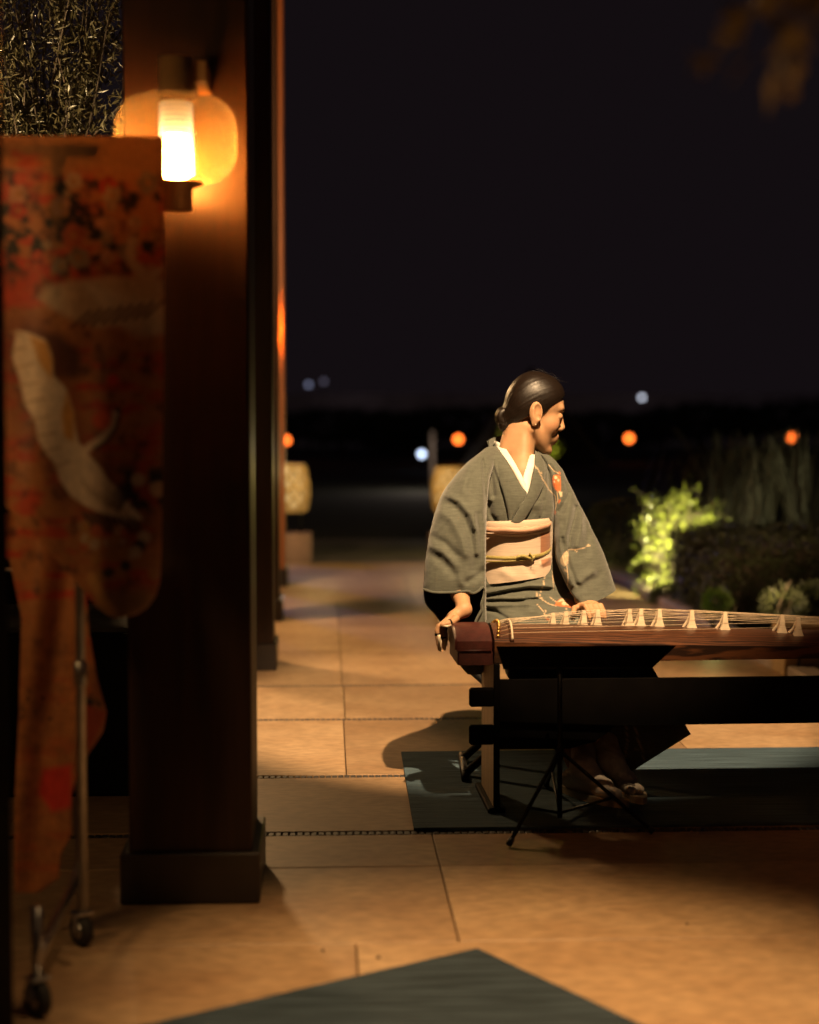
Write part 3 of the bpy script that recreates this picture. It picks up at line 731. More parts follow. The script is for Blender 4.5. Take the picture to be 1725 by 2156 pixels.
# stand: two leg panels, a long apron board with through tenons
M['stand_pale'] = pmat('pale_stand_wood', (.30, .20, .10), .6, var=.25, scale=6, stretch=(6, 6, .6), bump=.1)
st = empty('zither_stand', K(.9, .15, 0), 'black wooden zither stand with tenons through its end panel', 'stand')
RK = np.stack([cfw(KS), cfw(KT), ZV], 1)
for s0 in (.0, 1.62):
    hgt = kbot(s0) - .001
    lg = MB().box(K(s0 + .006, .165, hgt / 2 + .005), (.016, .31, hgt - .01), RK, bev=.002).build('leg_panel', M['stand_pale'], st)
    MB().box(K(s0 + .0065, .004, hgt / 2 + .005), (.018, .013, hgt - .012), RK, bev=.002).build('edge_strip', M['black'], lg)
    MB().box(K(s0 + .006, .165, .012), (.05, .36, .024), RK, bev=.004).build('foot', M['black'], lg)
zt0, zb0, zb1 = ray(1200, 1431, 4.95)[2], ray(1100, 1577, 4.95)[2], ray(1600, 1523, 5.0)[2]
poly = [(.016, zb0), (.22, zb0), (.30, zb0 + .02), (.36, zb1), (1.28, zb1), (1.36, zb0 + .02), (1.42, zb0), (1.616, zb0), (1.616, zt0), (.016, zt0)]
MB().prism(poly, cfw(KS), ZV, (K(0, .018, 0), cfw(KT) * .022)).build('apron_board', M['black'], st)
for za, zb in ((1447, 1487), (1525, 1567)):
    z1, z2 = ray(1000, za, 4.93)[2], ray(1000, zb, 4.93)[2]
    MB().box(K(-.037, .006, (z1 + z2) / 2), (.074, .022, z1 - z2), RK, bev=.006).build('tenon', M['black'], st)
    MB().box(K(1.665, .006, (z1 + z2) / 2), (.074, .022, z1 - z2), RK, bev=.006).build('tenon', M['black'], st)

# music stand in front of the zither
ms = empty('music_stand', gnd(1180, 1735), 'low black folding music stand in front of the zither', 'music stand')
pc = w2c(gnd(1180, 1735)); pd = pc[1]
def mrod(name, pts, r=.006, par=None): return MB().tube(np.array([cfw(p) for p in pts]), r, 8).build(name, M['blackmetal'], par or ms, True)
mrod('pole', [ray(1179, 1722, pd), ray(1179, 1400, pd)], .0072)
mrod('sleeve_collar', [ray(1179, 1600, pd), ray(1179, 1575, pd)], .011)
hub = ray(1179, 1580, pd); low = ray(1179, 1712, pd)
for foot, mid in (((1072, 1778), .62), ((1376, 1752), .58), ((1150, 1655), .55)):
    f = w2c(gnd(*foot, z=.008)); leg = mrod('leg', [hub, f], .0058)
    mp_ = hub * (1 - mid) + f * mid; mrod('strut', [low, mp_], .004, leg)
    ft = MB().tube(np.array([cfw(f + (hub - f) * .05), cfw(f)]), .009, 9).build('rubber_foot', M['rubber'], leg, True)
dl = 4.80
dk = [ray(1046, 1361, dl - .05), ray(1424, 1359, dl - .03), ray(1376, 1404, dl + .02), ray(1060, 1404, dl + .0)]
up_ = np.array([0, .012, .003]); Vd = np.array([cfw(p) for p in dk] + [cfw(p + np.array([0, .010, -.004])) for p in dk])
mk('desk', Vd, [(0, 1, 2, 3), (7, 6, 5, 4), (0, 4, 5, 1), (1, 5, 6, 2), (2, 6, 7, 3), (3, 7, 4, 0)], M['black'], ms, False)
mrod('desk_lip', [ray(1060, 1405, dl + .03), ray(1374, 1405, dl + .05)], .006)

# folding X stool
sl = empty('folding_stool', cfw((.28, 5.55, 0)), 'black folding stool with crossed legs under the player', 'stool')
seatc = ray(1105, 1372, 5.56)
MB().box(cfw(seatc * [1, 1, 0] + [0, 0, .395]), (.40, .30, .05), RC, bev=.018).build('seat', M['black'], sl)
a, b_ = w2c(gnd(1000, 1652)), w2c(gnd(944, 1590))
for dy, sg in ((5.42, 1), (5.66, -1)):
    for s in (1, -1):
        x0, x1 = seatc[0] - s * .20, seatc[0] + s * .20
        MB().tube(np.array([cfw((x0, dy + .0 + .012 * s, .014)), cfw((x1, dy + .012 * s, .372))]), .013, 8).build('crossed_leg', M['blackmetal'], sl, True)
for x in (seatc[0] - .20, seatc[0] + .20):
    MB().tube(np.array([cfw((x, 5.34, .014)), cfw((x, 5.74, .014))]), .013, 8).build('foot_bar', M['blackmetal'], sl, True)
# ------------------------------------------------------------------ the player: fields, body, hair, clothing
class Field:
    def __init__(s, lo, hi, h):
        s.lo = np.array(lo, float); s.h = h; s.n = np.ceil((np.array(hi) - s.lo) / h).astype(int) + 1
        s.V = np.full(s.n, 1.0, np.float32)
    def block(s, lo, hi, pad):
        a = np.clip(np.floor((np.array(lo) - pad - s.lo) / s.h).astype(int), 0, s.n - 1); b = np.clip(np.ceil((np.array(hi) + pad - s.lo) / s.h).astype(int) + 1, 1, s.n)
        sl = tuple(slice(i, j) for i, j in zip(a, b))
        ax = [s.lo[i] + s.h * np.arange(a[i], b[i]) for i in range(3)]
        return sl, np.stack(np.meshgrid(*ax, indexing='ij'), -1)
    def put(s, sl, d, k, sub=False):
        v = s.V[sl]; d = d.astype(np.float32)
        if sub:
            d = -d; h = np.clip(.5 - .5 * (v - d) / k, 0, 1); s.V[sl] = v * (1 - h) + d * h + k * h * (1 - h)   # smooth max
        else:
            h = np.clip(.5 + .5 * (d - v) / k, 0, 1); s.V[sl] = d * (1 - h) + v * h - k * h * (1 - h)
    def cap(s, a, b, ra, rb, k=.01, sub=False):
        a, b = np.array(a, float), np.array(b, float); r = max(ra, rb)
        sl, P = s.block(np.minimum(a, b) - r, np.maximum(a, b) + r, k * 2 + .02)
        ab = b - a; t = np.clip(((P - a) @ ab) / (ab @ ab + 1e-12), 0, 1)
        s.put(sl, np.linalg.norm(P - (a + t[..., None] * ab), axis=-1) - (ra + (rb - ra) * t), k, sub)
    def ell(s, c, r, k=.01, R=None, sub=False):
        c, r = np.array(c, float), np.array(r, float); m = r.max()
        sl, P = s.block(c - m, c + m, k * 2 + .02); Q = P - c
        if R is not None: Q = Q @ R
        k0 = np.linalg.norm(Q / r, axis=-1); k1 = np.linalg.norm(Q / (r * r), axis=-1) + 1e-9
        s.put(sl, k0 * (k0 - 1) / k1, k, sub)
    def mesh(s):
        V = s.V; ins = V < 0; n = np.array(V.shape)
        cs = np.zeros(n - 1, np.int8)
        for dx in (0, 1):
            for dy in (0, 1):
                for dz in (0, 1): cs += ins[dx:n[0] - 1 + dx, dy:n[1] - 1 + dy, dz:n[2] - 1 + dz]
        act = (cs > 0) & (cs < 8); A = np.argwhere(act); idx = np.full(n - 1, -1, np.int64); idx[act] = np.arange(len(A))
        acc = np.zeros((len(A), 3)); cnt = np.zeros(len(A))
        cor = [(x, y, z) for x in (0, 1) for y in (0, 1) for z in (0, 1)]
        for c in cor:
            for ax in range(3):
                if c[ax]: continue
                e = list(c); e[ax] = 1
                v0 = V[A[:, 0] + c[0], A[:, 1] + c[1], A[:, 2] + c[2]]; v1 = V[A[:, 0] + e[0], A[:, 1] + e[1], A[:, 2] + e[2]]
                x = (v0 < 0) != (v1 < 0); t = np.where(x, v0 / np.where(x, v0 - v1, 1), 0)
                p = np.array(c, float)[None, :].repeat(len(A), 0); p[:, ax] += t
                acc[x] += p[x]; cnt[x] += 1
        P = s.lo + s.h * (A + acc / cnt[:, None]); F = []
        for ax in range(3):
            b, c = [(1, 2), (2, 0), (0, 1)][ax]
            sl0 = [slice(None)] * 3; sl1 = [slice(None)] * 3; sl0[ax] = slice(0, -1); sl1[ax] = slice(1, None)
            d = ins[tuple(sl0)] != ins[tuple(sl1)]; E = np.argwhere(d)
            E = E[(E[:, b] > 0) & (E[:, c] > 0) & (E[:, b] < n[b] - 1) & (E[:, c] < n[c] - 1)]
            eb = np.zeros(3, int); eb[b] = 1; ec = np.zeros(3, int); ec[c] = 1
            q = np.stack([idx[tuple((E - o).T)] for o in (0 * eb, eb, eb + ec, ec)], 1)
            flip = ins[tuple(E.T)]; q[~flip] = q[~flip][:, ::-1]
            F.append(q)
        return P, np.concatenate(F)
def vnormals(P, F):
    F = np.asarray(F); N = np.cross(P[F[:, 2]] - P[F[:, 0]], P[F[:, 3]] - P[F[:, 1]]); out = np.zeros_like(P)
    for i in range(4): np.add.at(out, F[:, i], N)
    return out / (np.linalg.norm(out, axis=1)[:, None] + 1e-12)
def taubin(P, F, it=6, lam=.5, mu=-.52):
    F = np.asarray(F); E = np.concatenate([F[:, [i, (i + 1) % 4]] for i in range(4)]); deg = np.zeros(len(P)); np.add.at(deg, E[:, 0], 1); np.add.at(deg, E[:, 1], 1)
    for k in range(it):
        for l in (lam, mu):
            s = np.zeros_like(P); np.add.at(s, E[:, 0], P[E[:, 1]]); np.add.at(s, E[:, 1], P[E[:, 0]]); P = P + l * (s / deg[:, None] - P)
    return P
TD = 5.45                                                   # distance of her torso
person = empty('person', cfw((.30, 5.3, 0)), 'seated woman in a grey-green kimono looking left over her shoulder while at the zither', 'person')
person['label'] = 'woman in grey-green kimono seated behind the zither, head turned to the side'

# --- head frame
HA, HB = math.radians(12), math.radians(12)
hf = np.array([math.cos(HA) * math.cos(HB), math.sin(HA) * math.cos(HB), -math.sin(HB)])          # face forward
hr = np.array([math.sin(HA), -math.cos(HA), 0.0])                                                   # her right side (to the camera)
hu = np.cross(hr, hf); hu = hu if hu[2] > 0 else -hu
HS = 1.03
ear = ray(1131, 872, TD - .02); HO = ear - hr * .074 * HS
HR = np.stack([hf, hr, hu], 1)
def H(x, y, z): return HO + HS * (hf * x + hr * y + hu * z)
B = Field(ray(905, 800, TD)[0:1].tolist() + [4.93, .0], [ray(1310, 800, TD)[0], 5.75, 1.335], .0030)
def hell(c, r, k=.01, sub=False, R=None): B.ell(H(*c), np.array(r) * HS, k, HR if R is None else HR @ R, sub)
def hcap(a, b, ra, rb, k=.01, sub=False): B.cap(H(*a), H(*b), ra * HS, rb * HS, k, sub)
hell((.002, 0, .045), (.078, .070, .082))
hell((.040, 0, .040), (.058, .062, .062), .02)              # forehead
hell((.042, 0, -.030), (.050, .056, .074), .02)             # mid face
for s in (1, -1):
    hcap((.002, s * .054, -.045), (.062, s * .016, -.096), .017, .014, .02)     # jaw
    hell((.060, s * .038, -.018), (.026, .024, .026), .02)                       # cheek
    hcap((.080, s * .044, .036), (.093, s * .012, .034), .008, .008, .014)       # brow
hell((.076, 0, -.100), (.017, .018, .015), .018)             # chin
hell((.084, 0, -.058), (.018, .028, .022), .016)             # mouth area
for s in (1, -1):
    hell((.1005, s * .031, .012), (.016, .017, .011), .010, True)                # eye socket
    hell((.082, s * .032, .010), (.0125, .0165, .0125), .006)                    # lid
hcap((.093, 0, .026), (.109, 0, -.017), .0066, .0088, .010)  # nose bridge
hell((.1068, 0, -.0200), (.0105, .0100, .0088), .006)        # tip
for s in (1, -1):
    hell((.100, s * .012, -.0245), (.0105, .0075, .0085), .005)
    hell((.104, s * .0065, -.0325), (.0045, .0034, .004), .002, True)
hell((.0970, 0, -.0500), (.008, .018, .0058), .005)           # lips
hell((.0950, 0, -.0610), (.008, .016, .0062), .005)
hcap((.1075, -.016, -.0555), (.1075, .016, -.0555), .0016, .0016, .002, True)
for s in (1, -1):                                            # ears
    Re = np.array([[math.cos(.35), -s * math.sin(.35), 0], [s * math.sin(.35), math.cos(.35), 0], [0, 0, 1]]) @ np.array([[math.cos(-.15), 0, math.sin(-.15)], [0, 1, 0], [-math.sin(-.15), 0, math.cos(-.15)]])
    hell((-.006, s * .079, .004), (.0205, .010, .034), .005, R=Re)
    hell((-.003, s * .091, .009), (.0140, .0130, .0245), .002, True, R=Re)
    hell((.002, s * .090, -.006), (.008, .012, .011), .003, True, R=Re)
    hell((-.004, s * .078, -.028), (.010, .006, .011), .006, R=Re)               # lobe
    hcap((-.016, s * .0825, .012), (-.009, s * .083, -.016), .0028, .0028, .004)
    hell((.0125, s * .077, -.004), (.005, .005, .009), .005)                     # tragus
# --- neck, trunk
nb = ray(1096, 962, TD + .01)
B.cap(H(-.020, 0, -.035), nb, .044, .043, .012)
B.cap(H(-.036, .0, -.02), ray(1074, 950, TD + .03), .036, .038, .015)
B.cap(H(-.018, .044, -.045), ray(1104, 995, TD - .040), .007, .006, .03)         # neck tendon
B.cap(ray(1052, 1005, TD + .02), ray(1142, 1010, TD + .03), .040, .040, .03)       # shoulders
B.cap(ray(1092, 1030, TD+.01), ray(1092, 1200, TD + .02), .080, .082, .04)
B.ell(ray(1100, 1000, TD - .015), (.055, .052, .06), .02)
B.cap(ray(1092, 1200, TD + .03), ray(1095, 1300, TD + .05), .10, .115, .05)
for hx, kx, fx in ((1055, 1120, 1215), (1135, 1215, 1275)):                       # legs
    hip, kn, an = ray(hx, 1300, TD + .03), ray(kx, 1432, 5.16), ray(fx, 1600, 5.24)
    B.cap(hip, kn, .075, .050, .03); B.cap(kn, an, .048, .032, .03)
    B.cap(an, an + np.array([.02, 0, -.045]), .032, .030, .02); B.cap(an + np.array([0, 0.01, -.05]), an + np.array([.05, -.025, -.055]), .022, .018, .02)
# --- right arm and hand (hanging over the head of the zither)
def zc(x, y): return 894.7 + x * .15256, 1236.8 + y * .15256                        # close-up coordinates -> photo units
sh, el_ = ray(1040, 1000, TD - .01), ray(948, 1150, TD - .14)
wr = ray(*zc(545, 300), 5.11)
B.cap(sh, el_, .046, .036, .03); B.cap(el_, ray(*zc(490, 90), 5.175), .036, .0285, .02); B.cap(ray(*zc(490, 90), 5.175), wr, .0275, .0205, .012)
B.ell(wr, (.019, .019, .021), .012)
kn0 = ray(*zc(205, 545), 5.075)
mid_ = ray(*zc(400, 400), 5.095)
B.cap(wr + [0, 0, -.003], mid_, .0185, .0185, .014); B.cap(mid_ + [0, -.014, 0], kn0 + [0, -.016, .002], .0135, .0105, .012); B.cap(mid_ + [0, .014, 0], kn0 + [.006, .022, .0], .0135, .0105, .012)
FNG = {'index': ([(200, 535), (176, 600), (178, 690), (186, 790)], -.022, .0083),
       'middle': ([(205, 545), (196, 640), (196, 740), (203, 850)], -.004, .0086),
       'ring': ([(222, 555), (250, 650), (262, 745), (268, 838)], .014, .0080),
       'little': ([(250, 560), (284, 640), (292, 720), (290, 790)], .030, .0068)}
FT = {}
for nm, (pts, dy, r) in FNG.items():
    P = [ray(*zc(*p), 5.072 + dy) for p in pts]; FT[nm] = (P, r)
    for i in range(3): B.cap(P[i], P[i + 1], r * (1.06 - .10 * i), r * (.98 - .12 * i), .004)
TH = [ray(*zc(430, 430), 5.06), ray(*zc(370, 480), 5.045), ray(*zc(310, 500), 5.038), ray(*zc(245, 515), 5.034)]
for i in range(3): B.cap(TH[i], TH[i + 1], .0115 - .0015 * i, .010 - .0012 * i, .006)
# --- left arm and hand (pressing the strings)
sh2, el2, wr2 = ray(1148, 1005, TD + .02), ray(1216, 1165, TD - .03), ray(1226, 1262, 5.31)
B.cap(sh2, el2, .046, .036, .03); B.cap(el2, wr2, .035, .024, .02)
pm = ray(1240, 1277, 5.235); B.cap(wr2, pm, .021, .020, .012); B.cap(pm + [-.016, 0, 0], pm + [.018, -.004, .002], .0165, .0155, .01)
for i, (dx, dy) in enumerate(((-.022, .0), (-.006, -.010), (.010, -.012), (.025, -.006))):
    p0 = pm + np.array([dx, -.012, .004]); p1 = p0 + np.array([.008, -.030 + .003 * i, .002]); p2 = p1 + np.array([.007, -.018, -.016]); p3 = p2 + np.array([.003, -.006, -.016])
    B.cap(p0, p1, .0095, .0085, .004); B.cap(p1, p2, .0085, .0078, .003); B.cap(p2, p3, .0078, .0068, .003)
p0 = pm + np.array([-.024, .006, 0]); p1 = p0 + np.array([-.022, -.024, -.004]); p2 = p1 + np.array([-.004, -.022, -.010])
B.cap(p0, p1, .011, .009, .006); B.cap(p1, p2, .009, .0075, .003)
BP, BF = B.mesh(); BP = taubin(BP, BF, 1)
# skin colours
hc = ((BP - HO) / HS) @ HR; hx_, hy_, hz_ = hc.T
C = np.tile(np.array([.44, .245, .128]), (len(BP), 1)); head = (hz_ > -.13) & (np.abs(hx_) < .14) & (np.abs(hy_) < .11)
def blob(c, r, col, a=1.0):
    d = (((hc - np.array(c)) / np.array(r)) ** 2).sum(1); k = (np.clip(1.4 - d, 0, 1) * a * head)[:, None]; C[:] = C * (1 - k) + np.array(col) * k
blob((.102, 0, -.056), (.02, .023, .0105), (.36, .11, .075), .8)
blob((.110, 0, -.0555), (.02, .018, .0014), (.12, .035, .025), .9)
for s in (1, -1):
    blob((.09, s * .032, .0045), (.022, .0185, .0020), (.02, .012, .01), 1.0)     # lashes of the lowered lids
    blob((.092, s * .030, .034), (.02, .020, .0030), (.05, .025, .015), .8)       # brows
    blob((.060, s * .045, -.02), (.03, .03, .025), (.50, .22, .12), .35)
M['skin'] = pmat('skin', (1, 1, 1), .56, var=.06, scale=60, vcol=True, bump=.06, bscale=700, sss=.12, spec=.4)
mk('body', cfw(BP), BF, M['skin'], person, True, cols=C)
MB().lathe(cfw(H(-.001, .0875, -.033)), [(0, -.0025), (.0022, -.0012), (.0025, 0), (.0022, .0012), (0, .0025)], 10).build('earring', M['ivory'], person, True)
# finger picks: black band and ivory plectrum
def ringband(a, b, r, name='pick_band'):
    a, b = cfw(a), cfw(b); MB().tube(np.array([a, b]), r, 14).build(name, M['black'], person, True)
for nm in ('index', 'middle', 'ring'):
    P, r = FT[nm]; d = P[2] - P[1]
    ringband(P[1] + d * .35, P[1] + d * .75, r * 1.06)
    pk = [P[1] + d * .55 + np.array([.004, -r, 0]), P[2] + np.array([.004, -r * 1.0, 0]), P[3] + np.array([.002, -r * .7, -.006])]
    MB().tube(np.array([cfw(p) for p in pk]), [.0048, .0052, .0030], 8).build('ivory_pick', M['ivory'], person, True)
ringband(TH[1] + (TH[2] - TH[1]) * .1, TH[1] + (TH[2] - TH[1]) * .5, .0112)
MB().tube(np.array([cfw(TH[1] + [0, -.008, -.006]), cfw(TH[2] + [0, -.008, -.007]), cfw(TH[3] + [-.004, -.004, -.002])]), [.003, .004, .002], 8).build('ivory_pick', M['ivory'], person, True)

# --- hair
Hf = Field(HO - .17, HO + .17, .0026)
def hh(c, r, k=.012, sub=False, R=None): Hf.ell(H(*c), np.array(r) * HS, k, HR if R is None else HR @ R, sub)
hh((.002, 0, .048), (.085, .0775, .088)); hh((-.030, 0, .020), (.056, .066, .075), .02); hh((.035, 0, .062), (.062, .066, .063), .02)
Hf.cap(H(-.055, 0, -.02), H(-.072, 0, -.050), .038 * HS, .022 * HS, .02)
# cut away the face: half-spaces in head coordinates
sl, Pg = Hf.block(Hf.lo, Hf.lo + Hf.h * Hf.n, 0); q = ((Pg - HO) / HS) @ HR; x, y, z = q[..., 0], q[..., 1], q[..., 2]
line = np.interp(x, [-.12, -.075, -.045, -.022, -.008, .010, .020, .040, .062, .085, .12], [-.10, -.070, -.035, -.010, .020, .008, -.002, .030, .052, .074, .10])
line = line + .35 * np.clip(.05 - np.abs(y), 0, 1) * np.clip(x * 18, 0, 1) * .25
dcut = (line - z) * .8
Hf.put(sl, -dcut * -1.0 if False else np.maximum(Hf.V[sl], dcut), 1e-4)
Hf.V[sl] = np.maximum(Hf.V[sl], dcut)
HP, HF_ = Hf.mesh(); HP = taubin(HP, HF_, 3)
qh = ((HP - HO) / HS) @ HR
# strand coordinate: angle about the axis from the brow parting to the nape knot
axis = np.array([-.10, 0, -.05]) - np.array([.09, 0, .095]); axis /= np.linalg.norm(axis); c0_ = np.array([.09, 0, .095])
rel = qh - c0_; along = rel @ axis; perp = rel - along[:, None] * axis
e1_ = np.array([0, 1.0, 0]); e2_ = np.cross(axis, e1_)
ang = np.arctan2(perp @ e2_, perp @ e1_)
stn = fbm(ang * 16, along * 10, 3); HN = vnormals(HP, HF_)
HP = HP + HN * ((fbm(ang * 22, along * 6, 5) - .47) * .0016)[:, None]
def hair_mat():
    m = bpy.data.materials.new('hair'); m.use_nodes = True; nt = m.node_tree; N = nt.nodes; L = nt.links; b = N['Principled BSDF']
    a1 = N.new('ShaderNodeAttribute'); a1.attribute_name = 'ang'; a2 = N.new('ShaderNodeAttribute'); a2.attribute_name = 'along'
    cb = N.new('ShaderNodeCombineXYZ'); L.new(a1.outputs['Fac'], cb.inputs[0]); L.new(a2.outputs['Fac'], cb.inputs[1])
    mp = N.new('ShaderNodeMapping'); mp.inputs['Scale'].default_value = (150, 6, 1); L.new(cb.outputs[0], mp.inputs[0])
    nz = N.new('ShaderNodeTexNoise'); nz.inputs['Scale'].default_value = 1; nz.inputs['Detail'].default_value = 6; L.new(mp.outputs[0], nz.inputs[0])
    cr = N.new('ShaderNodeValToRGB'); cr.color_ramp.elements[0].color = (.003, .002, .0016, 1); cr.color_ramp.elements[1].color = (.020, .011, .006, 1); cr.color_ramp.elements[0].position = .35; cr.color_ramp.elements[1].position = .7
    L.new(nz.outputs[0], cr.inputs[0]); L.new(cr.outputs[0], b.inputs['Base Color'])
    rr = N.new('ShaderNodeMapRange'); rr.inputs[3].default_value = .30; rr.inputs[4].default_value = .46; L.new(nz.outputs[0], rr.inputs[0]); L.new(rr.outputs[0], b.inputs['Roughness'])
    bp = N.new('ShaderNodeBump'); bp.inputs['Strength'].default_value = .4; bp.inputs['Distance'].default_value = .001; L.new(nz.outputs[0], bp.inputs['Height']); L.new(bp.outputs[0], b.inputs['Normal'])
    b.inputs['Specular IOR Level'].default_value = .45
    return m
M['hair'] = hair_mat()
hair = mk('hair', cfw(HP), HF_, M['hair'], person, True, attr={'ang': ang, 'along': along * 10})
# nape knot: a coiled roll of hair
bc = ray(868.4 + .27458 * 705, 736.8 + .27458 * 515, TD + .045)
kb_ = MB(); coil = []
for i in range(70):
    a = i / 69 * 2 * math.pi * 2.4; r = .024 * (1 - .45 * i / 69)
    coil.append(bc + np.array([r * math.cos(a) * .8, .012 * math.sin(a * .5) - .010 * i / 69, r * math.sin(a)]))
V, F, at1, at2 = [], [], [], []
kb_.tube(np.array([cfw(c) for c in coil]), .0125, 14); nv = len(kb_.V)
mk('hair_knot', np.array(kb_.V), kb_.F, M['hair'], hair, True, attr={'ang': (np.arange(nv) % 14) * .22, 'along': np.arange(nv) / 14 * .1})
mk('hair_knot_core', *(lambda f: (f.ell(bc + np.array([0, .006, 0]), (.024, .024, .026)), (lambda pf: (cfw(pf[0]), pf[1]))(f.mesh()))[1])(Field(bc - .05, bc + .05, .003)), M['hair'], hair, True, attr=None)
# a few loose hairs at the nape and along the parting
fl = MB(); g = np.random.default_rng(12)
for i in range(9):
    a = H(*(np.array([-.085, .02, -.045]) + g.normal(size=3) * .012)); fl.tube(np.array([cfw(a), cfw(a + np.array([.006, -.01, -.014]) + g.normal(size=3) * .006), cfw(a + np.array([.014, -.012, -.022]) + g.normal(size=3) * .010)]), .0003, 3, False)
for i in range(14):
    u = g.uniform(0, 1); a = H(.085 - .10 * u, g.uniform(-.03, .05), .075 + .062 * math.sin(math.pi * (.25 + u * .4))); fl.tube(np.array([cfw(a), cfw(a + np.array([-.012, 0, .006]) + g.normal(size=3) * .004), cfw(a + np.array([-.03, 0, .004]) + g.normal(size=3) * .006)]), .0003, 3, False)
tag(fl.build('loose_hairs', M['hair'], hair, True), kind='stuff')

# ------------------------------------------------------------------ kimono
def kcloth(name, vcol=True):
    m = pmat(name, (1, 1, 1), .82, var=.16, scale=34, stretch=(1, 1, 6), vcol=True, bump=.22, bscale=420, spec=.2, sheen=.25, detail=8)
    nt = m.node_tree; N = nt.nodes; L = nt.links; b = N['Principled BSDF']; src = b.inputs['Base Color'].links[0].from_socket
    tc = [n for n in N if n.type == 'TEX_COORD'][0]
    prev = src
    for sc, st_ in ((1.0, (16, 16, 260)), (1.0, (220, 220, 18))):                    # slub threads both ways
        mp = N.new('ShaderNodeMapping'); mp.inputs['Scale'].default_value = st_; L.new(tc.outputs['Object'], mp.inputs[0])
        nz = N.new('ShaderNodeTexNoise'); nz.inputs['Scale'].default_value = sc; nz.inputs['Detail'].default_value = 3; L.new(mp.outputs[0], nz.inputs[0])
        mr = N.new('ShaderNodeMapRange'); mr.inputs[1].default_value = .3; mr.inputs[2].default_value = .75; mr.inputs[3].default_value = .92; mr.inputs[4].default_value = 1.06; L.new(nz.outputs[0], mr.inputs[0])
        vm = N.new('ShaderNodeVectorMath'); vm.operation = 'SCALE'; L.new(prev, vm.inputs[0]); L.new(mr.outputs[0], vm.inputs['Scale']); prev = vm.outputs[0]
    L.new(prev, b.inputs['Base Color']); return m
M['kimono'] = kcloth('grey_green_cloth')
KC = np.array([.092, .098, .078]); BR = np.array([.50, .36, .22]); FLO = np.array([.50, .13, .04]); PAL = np.array([.58, .44, .28])
def Z(x, y): return (868.4 + .27458 * x, 736.8 + .27458 * y)
def zl(*p): return [Z(a, b) for a, b in p]
def flower(C, Q, c, r, m=None, rot=0.0):
    c = np.array(Z(*c)); r *= .27458
    for i in range(5):
        a = rot + i * 2 * math.pi / 5; paint_disc(C, Q, c + r * .6 * np.array([math.cos(a), math.sin(a)]), r * .52, FLO * (1.1 if i % 2 else .85), 1.2, m)
    paint_disc(C, Q, c, r * .34, PAL, 1.0, m)
    for i in range(4):
        a = rot + .4 + i * 1.7; paint_disc(C, Q, c + r * .75 * np.array([math.cos(a), math.sin(a)]), r * .16, PAL, .8, m)
def leaf(C, Q, c, r, ang, col, m=None):
    c = np.array(Z(*c)); r *= .27458; d = np.array([math.cos(ang), math.sin(ang)]); n = np.array([-d[1], d[0]])
    paint_poly(C, Q, [c - d * r, c + n * r * .45, c + d * r, c - n * r * .45], col, 1.0, m)
def decorate(C, Q, m):
    b = .85
    for ln in ([(930, 880), (960, 905), (1000, 990), (1050, 1070), (1095, 1120), (1102, 1200), (1095, 1240)], [(1045, 880), (1090, 930), (1125, 950)],
               [(1110, 1090), (1118, 1150), (1100, 1185)], [(1205, 1532), (1300, 1525), (1365, 1500)], [(1240, 1530), (1262, 1545)],
               [(1190, 1540), (1150, 1600)], [(1185, 1640), (1195, 1740), (1195, 1800)],
               [(1075, 1690), (1080, 1760), (1080, 1835)], [(1015, 1740), (1005, 1800), (975, 1890)], [(960, 1840), (955, 1890)],
               [(985, 1905), (1050, 1945), (1100, 1960)], [(960, 1950), (1000, 2000), (1035, 2060)], [(1060, 1895), (1110, 1935)], [(1180, 1985), (1205, 2040), (1245, 2080)], [(1290, 2030), (1400, 2010), (1500, 2050)]):
        paint_line(C, Q, zl(*ln), b, BR, m)
    # blossoms
    for poly, col in (([(1072, 985), (1085, 960), (1110, 955), (1135, 970), (1140, 1010), (1140, 1080), (1120, 1090), (1095, 1070), (1075, 1030)], FLO),
                      ([(1120, 1080), (1150, 1090), (1150, 1120), (1135, 1125)], PAL), ([(1135, 1600), (1160, 1560), (1200, 1545), (1200, 1640), (1165, 1660), (1140, 1640)], PAL * .75)):
        paint_poly(C, Q, zl(*poly), col, 1.5, m)
    for c, r in (((1100, 980), 12), ((1120, 1000), 9), ((1090, 1010), 7)): paint_disc(C, Q, Z(*c), r * .27458, PAL, 1.0, m)
    leaf(C, Q, (1128, 945), 16, 1.3, FLO, m); leaf(C, Q, (1128, 1160), 22, 2.2, FLO * .8, m); leaf(C, Q, (1095, 1245), 24, 1.5, FLO * .7, m); leaf(C, Q, (988, 940), 13, 1.2, BR, m); leaf(C, Q, (950, 905), 10, .3, BR, m)
    leaf(C, Q, (1175, 1690), 20, .9, BR, m); leaf(C, Q, (1210, 1865), 15, .2, FLO, m); leaf(C, Q, (1355, 1500), 12, .2, BR, m)
    paint_poly(C, Q, zl((1105, 1930), (1140, 1905), (1185, 1905), (1225, 1925), (1255, 1960), (1285, 1985), (1290, 2010), (1240, 1990), (1190, 1975), (1130, 1965), (1095, 1955)), FLO, 1.5, m)
    paint_poly(C, Q, zl((1110, 1930), (1150, 1905), (1190, 1910), (1175, 1925), (1130, 1930)), PAL, 1.2, m); paint_disc(C, Q, Z(1165, 1945), 4.5, PAL, 1.0, m); paint_disc(C, Q, Z(1195, 1950), 3.5, PAL, 1.0, m)
    flower(C, Q, (1505, 2075), 34, m, .3); leaf(C, Q, (1490, 2040), 24, .1, FLO * .8, m); leaf(C, Q, (1020, 2000), 14, -1.1, BR, m); leaf(C, Q, (1040, 2062), 20, .1, FLO * .7, m); leaf(C, Q, (985, 1903), 18, .1, BR, m)
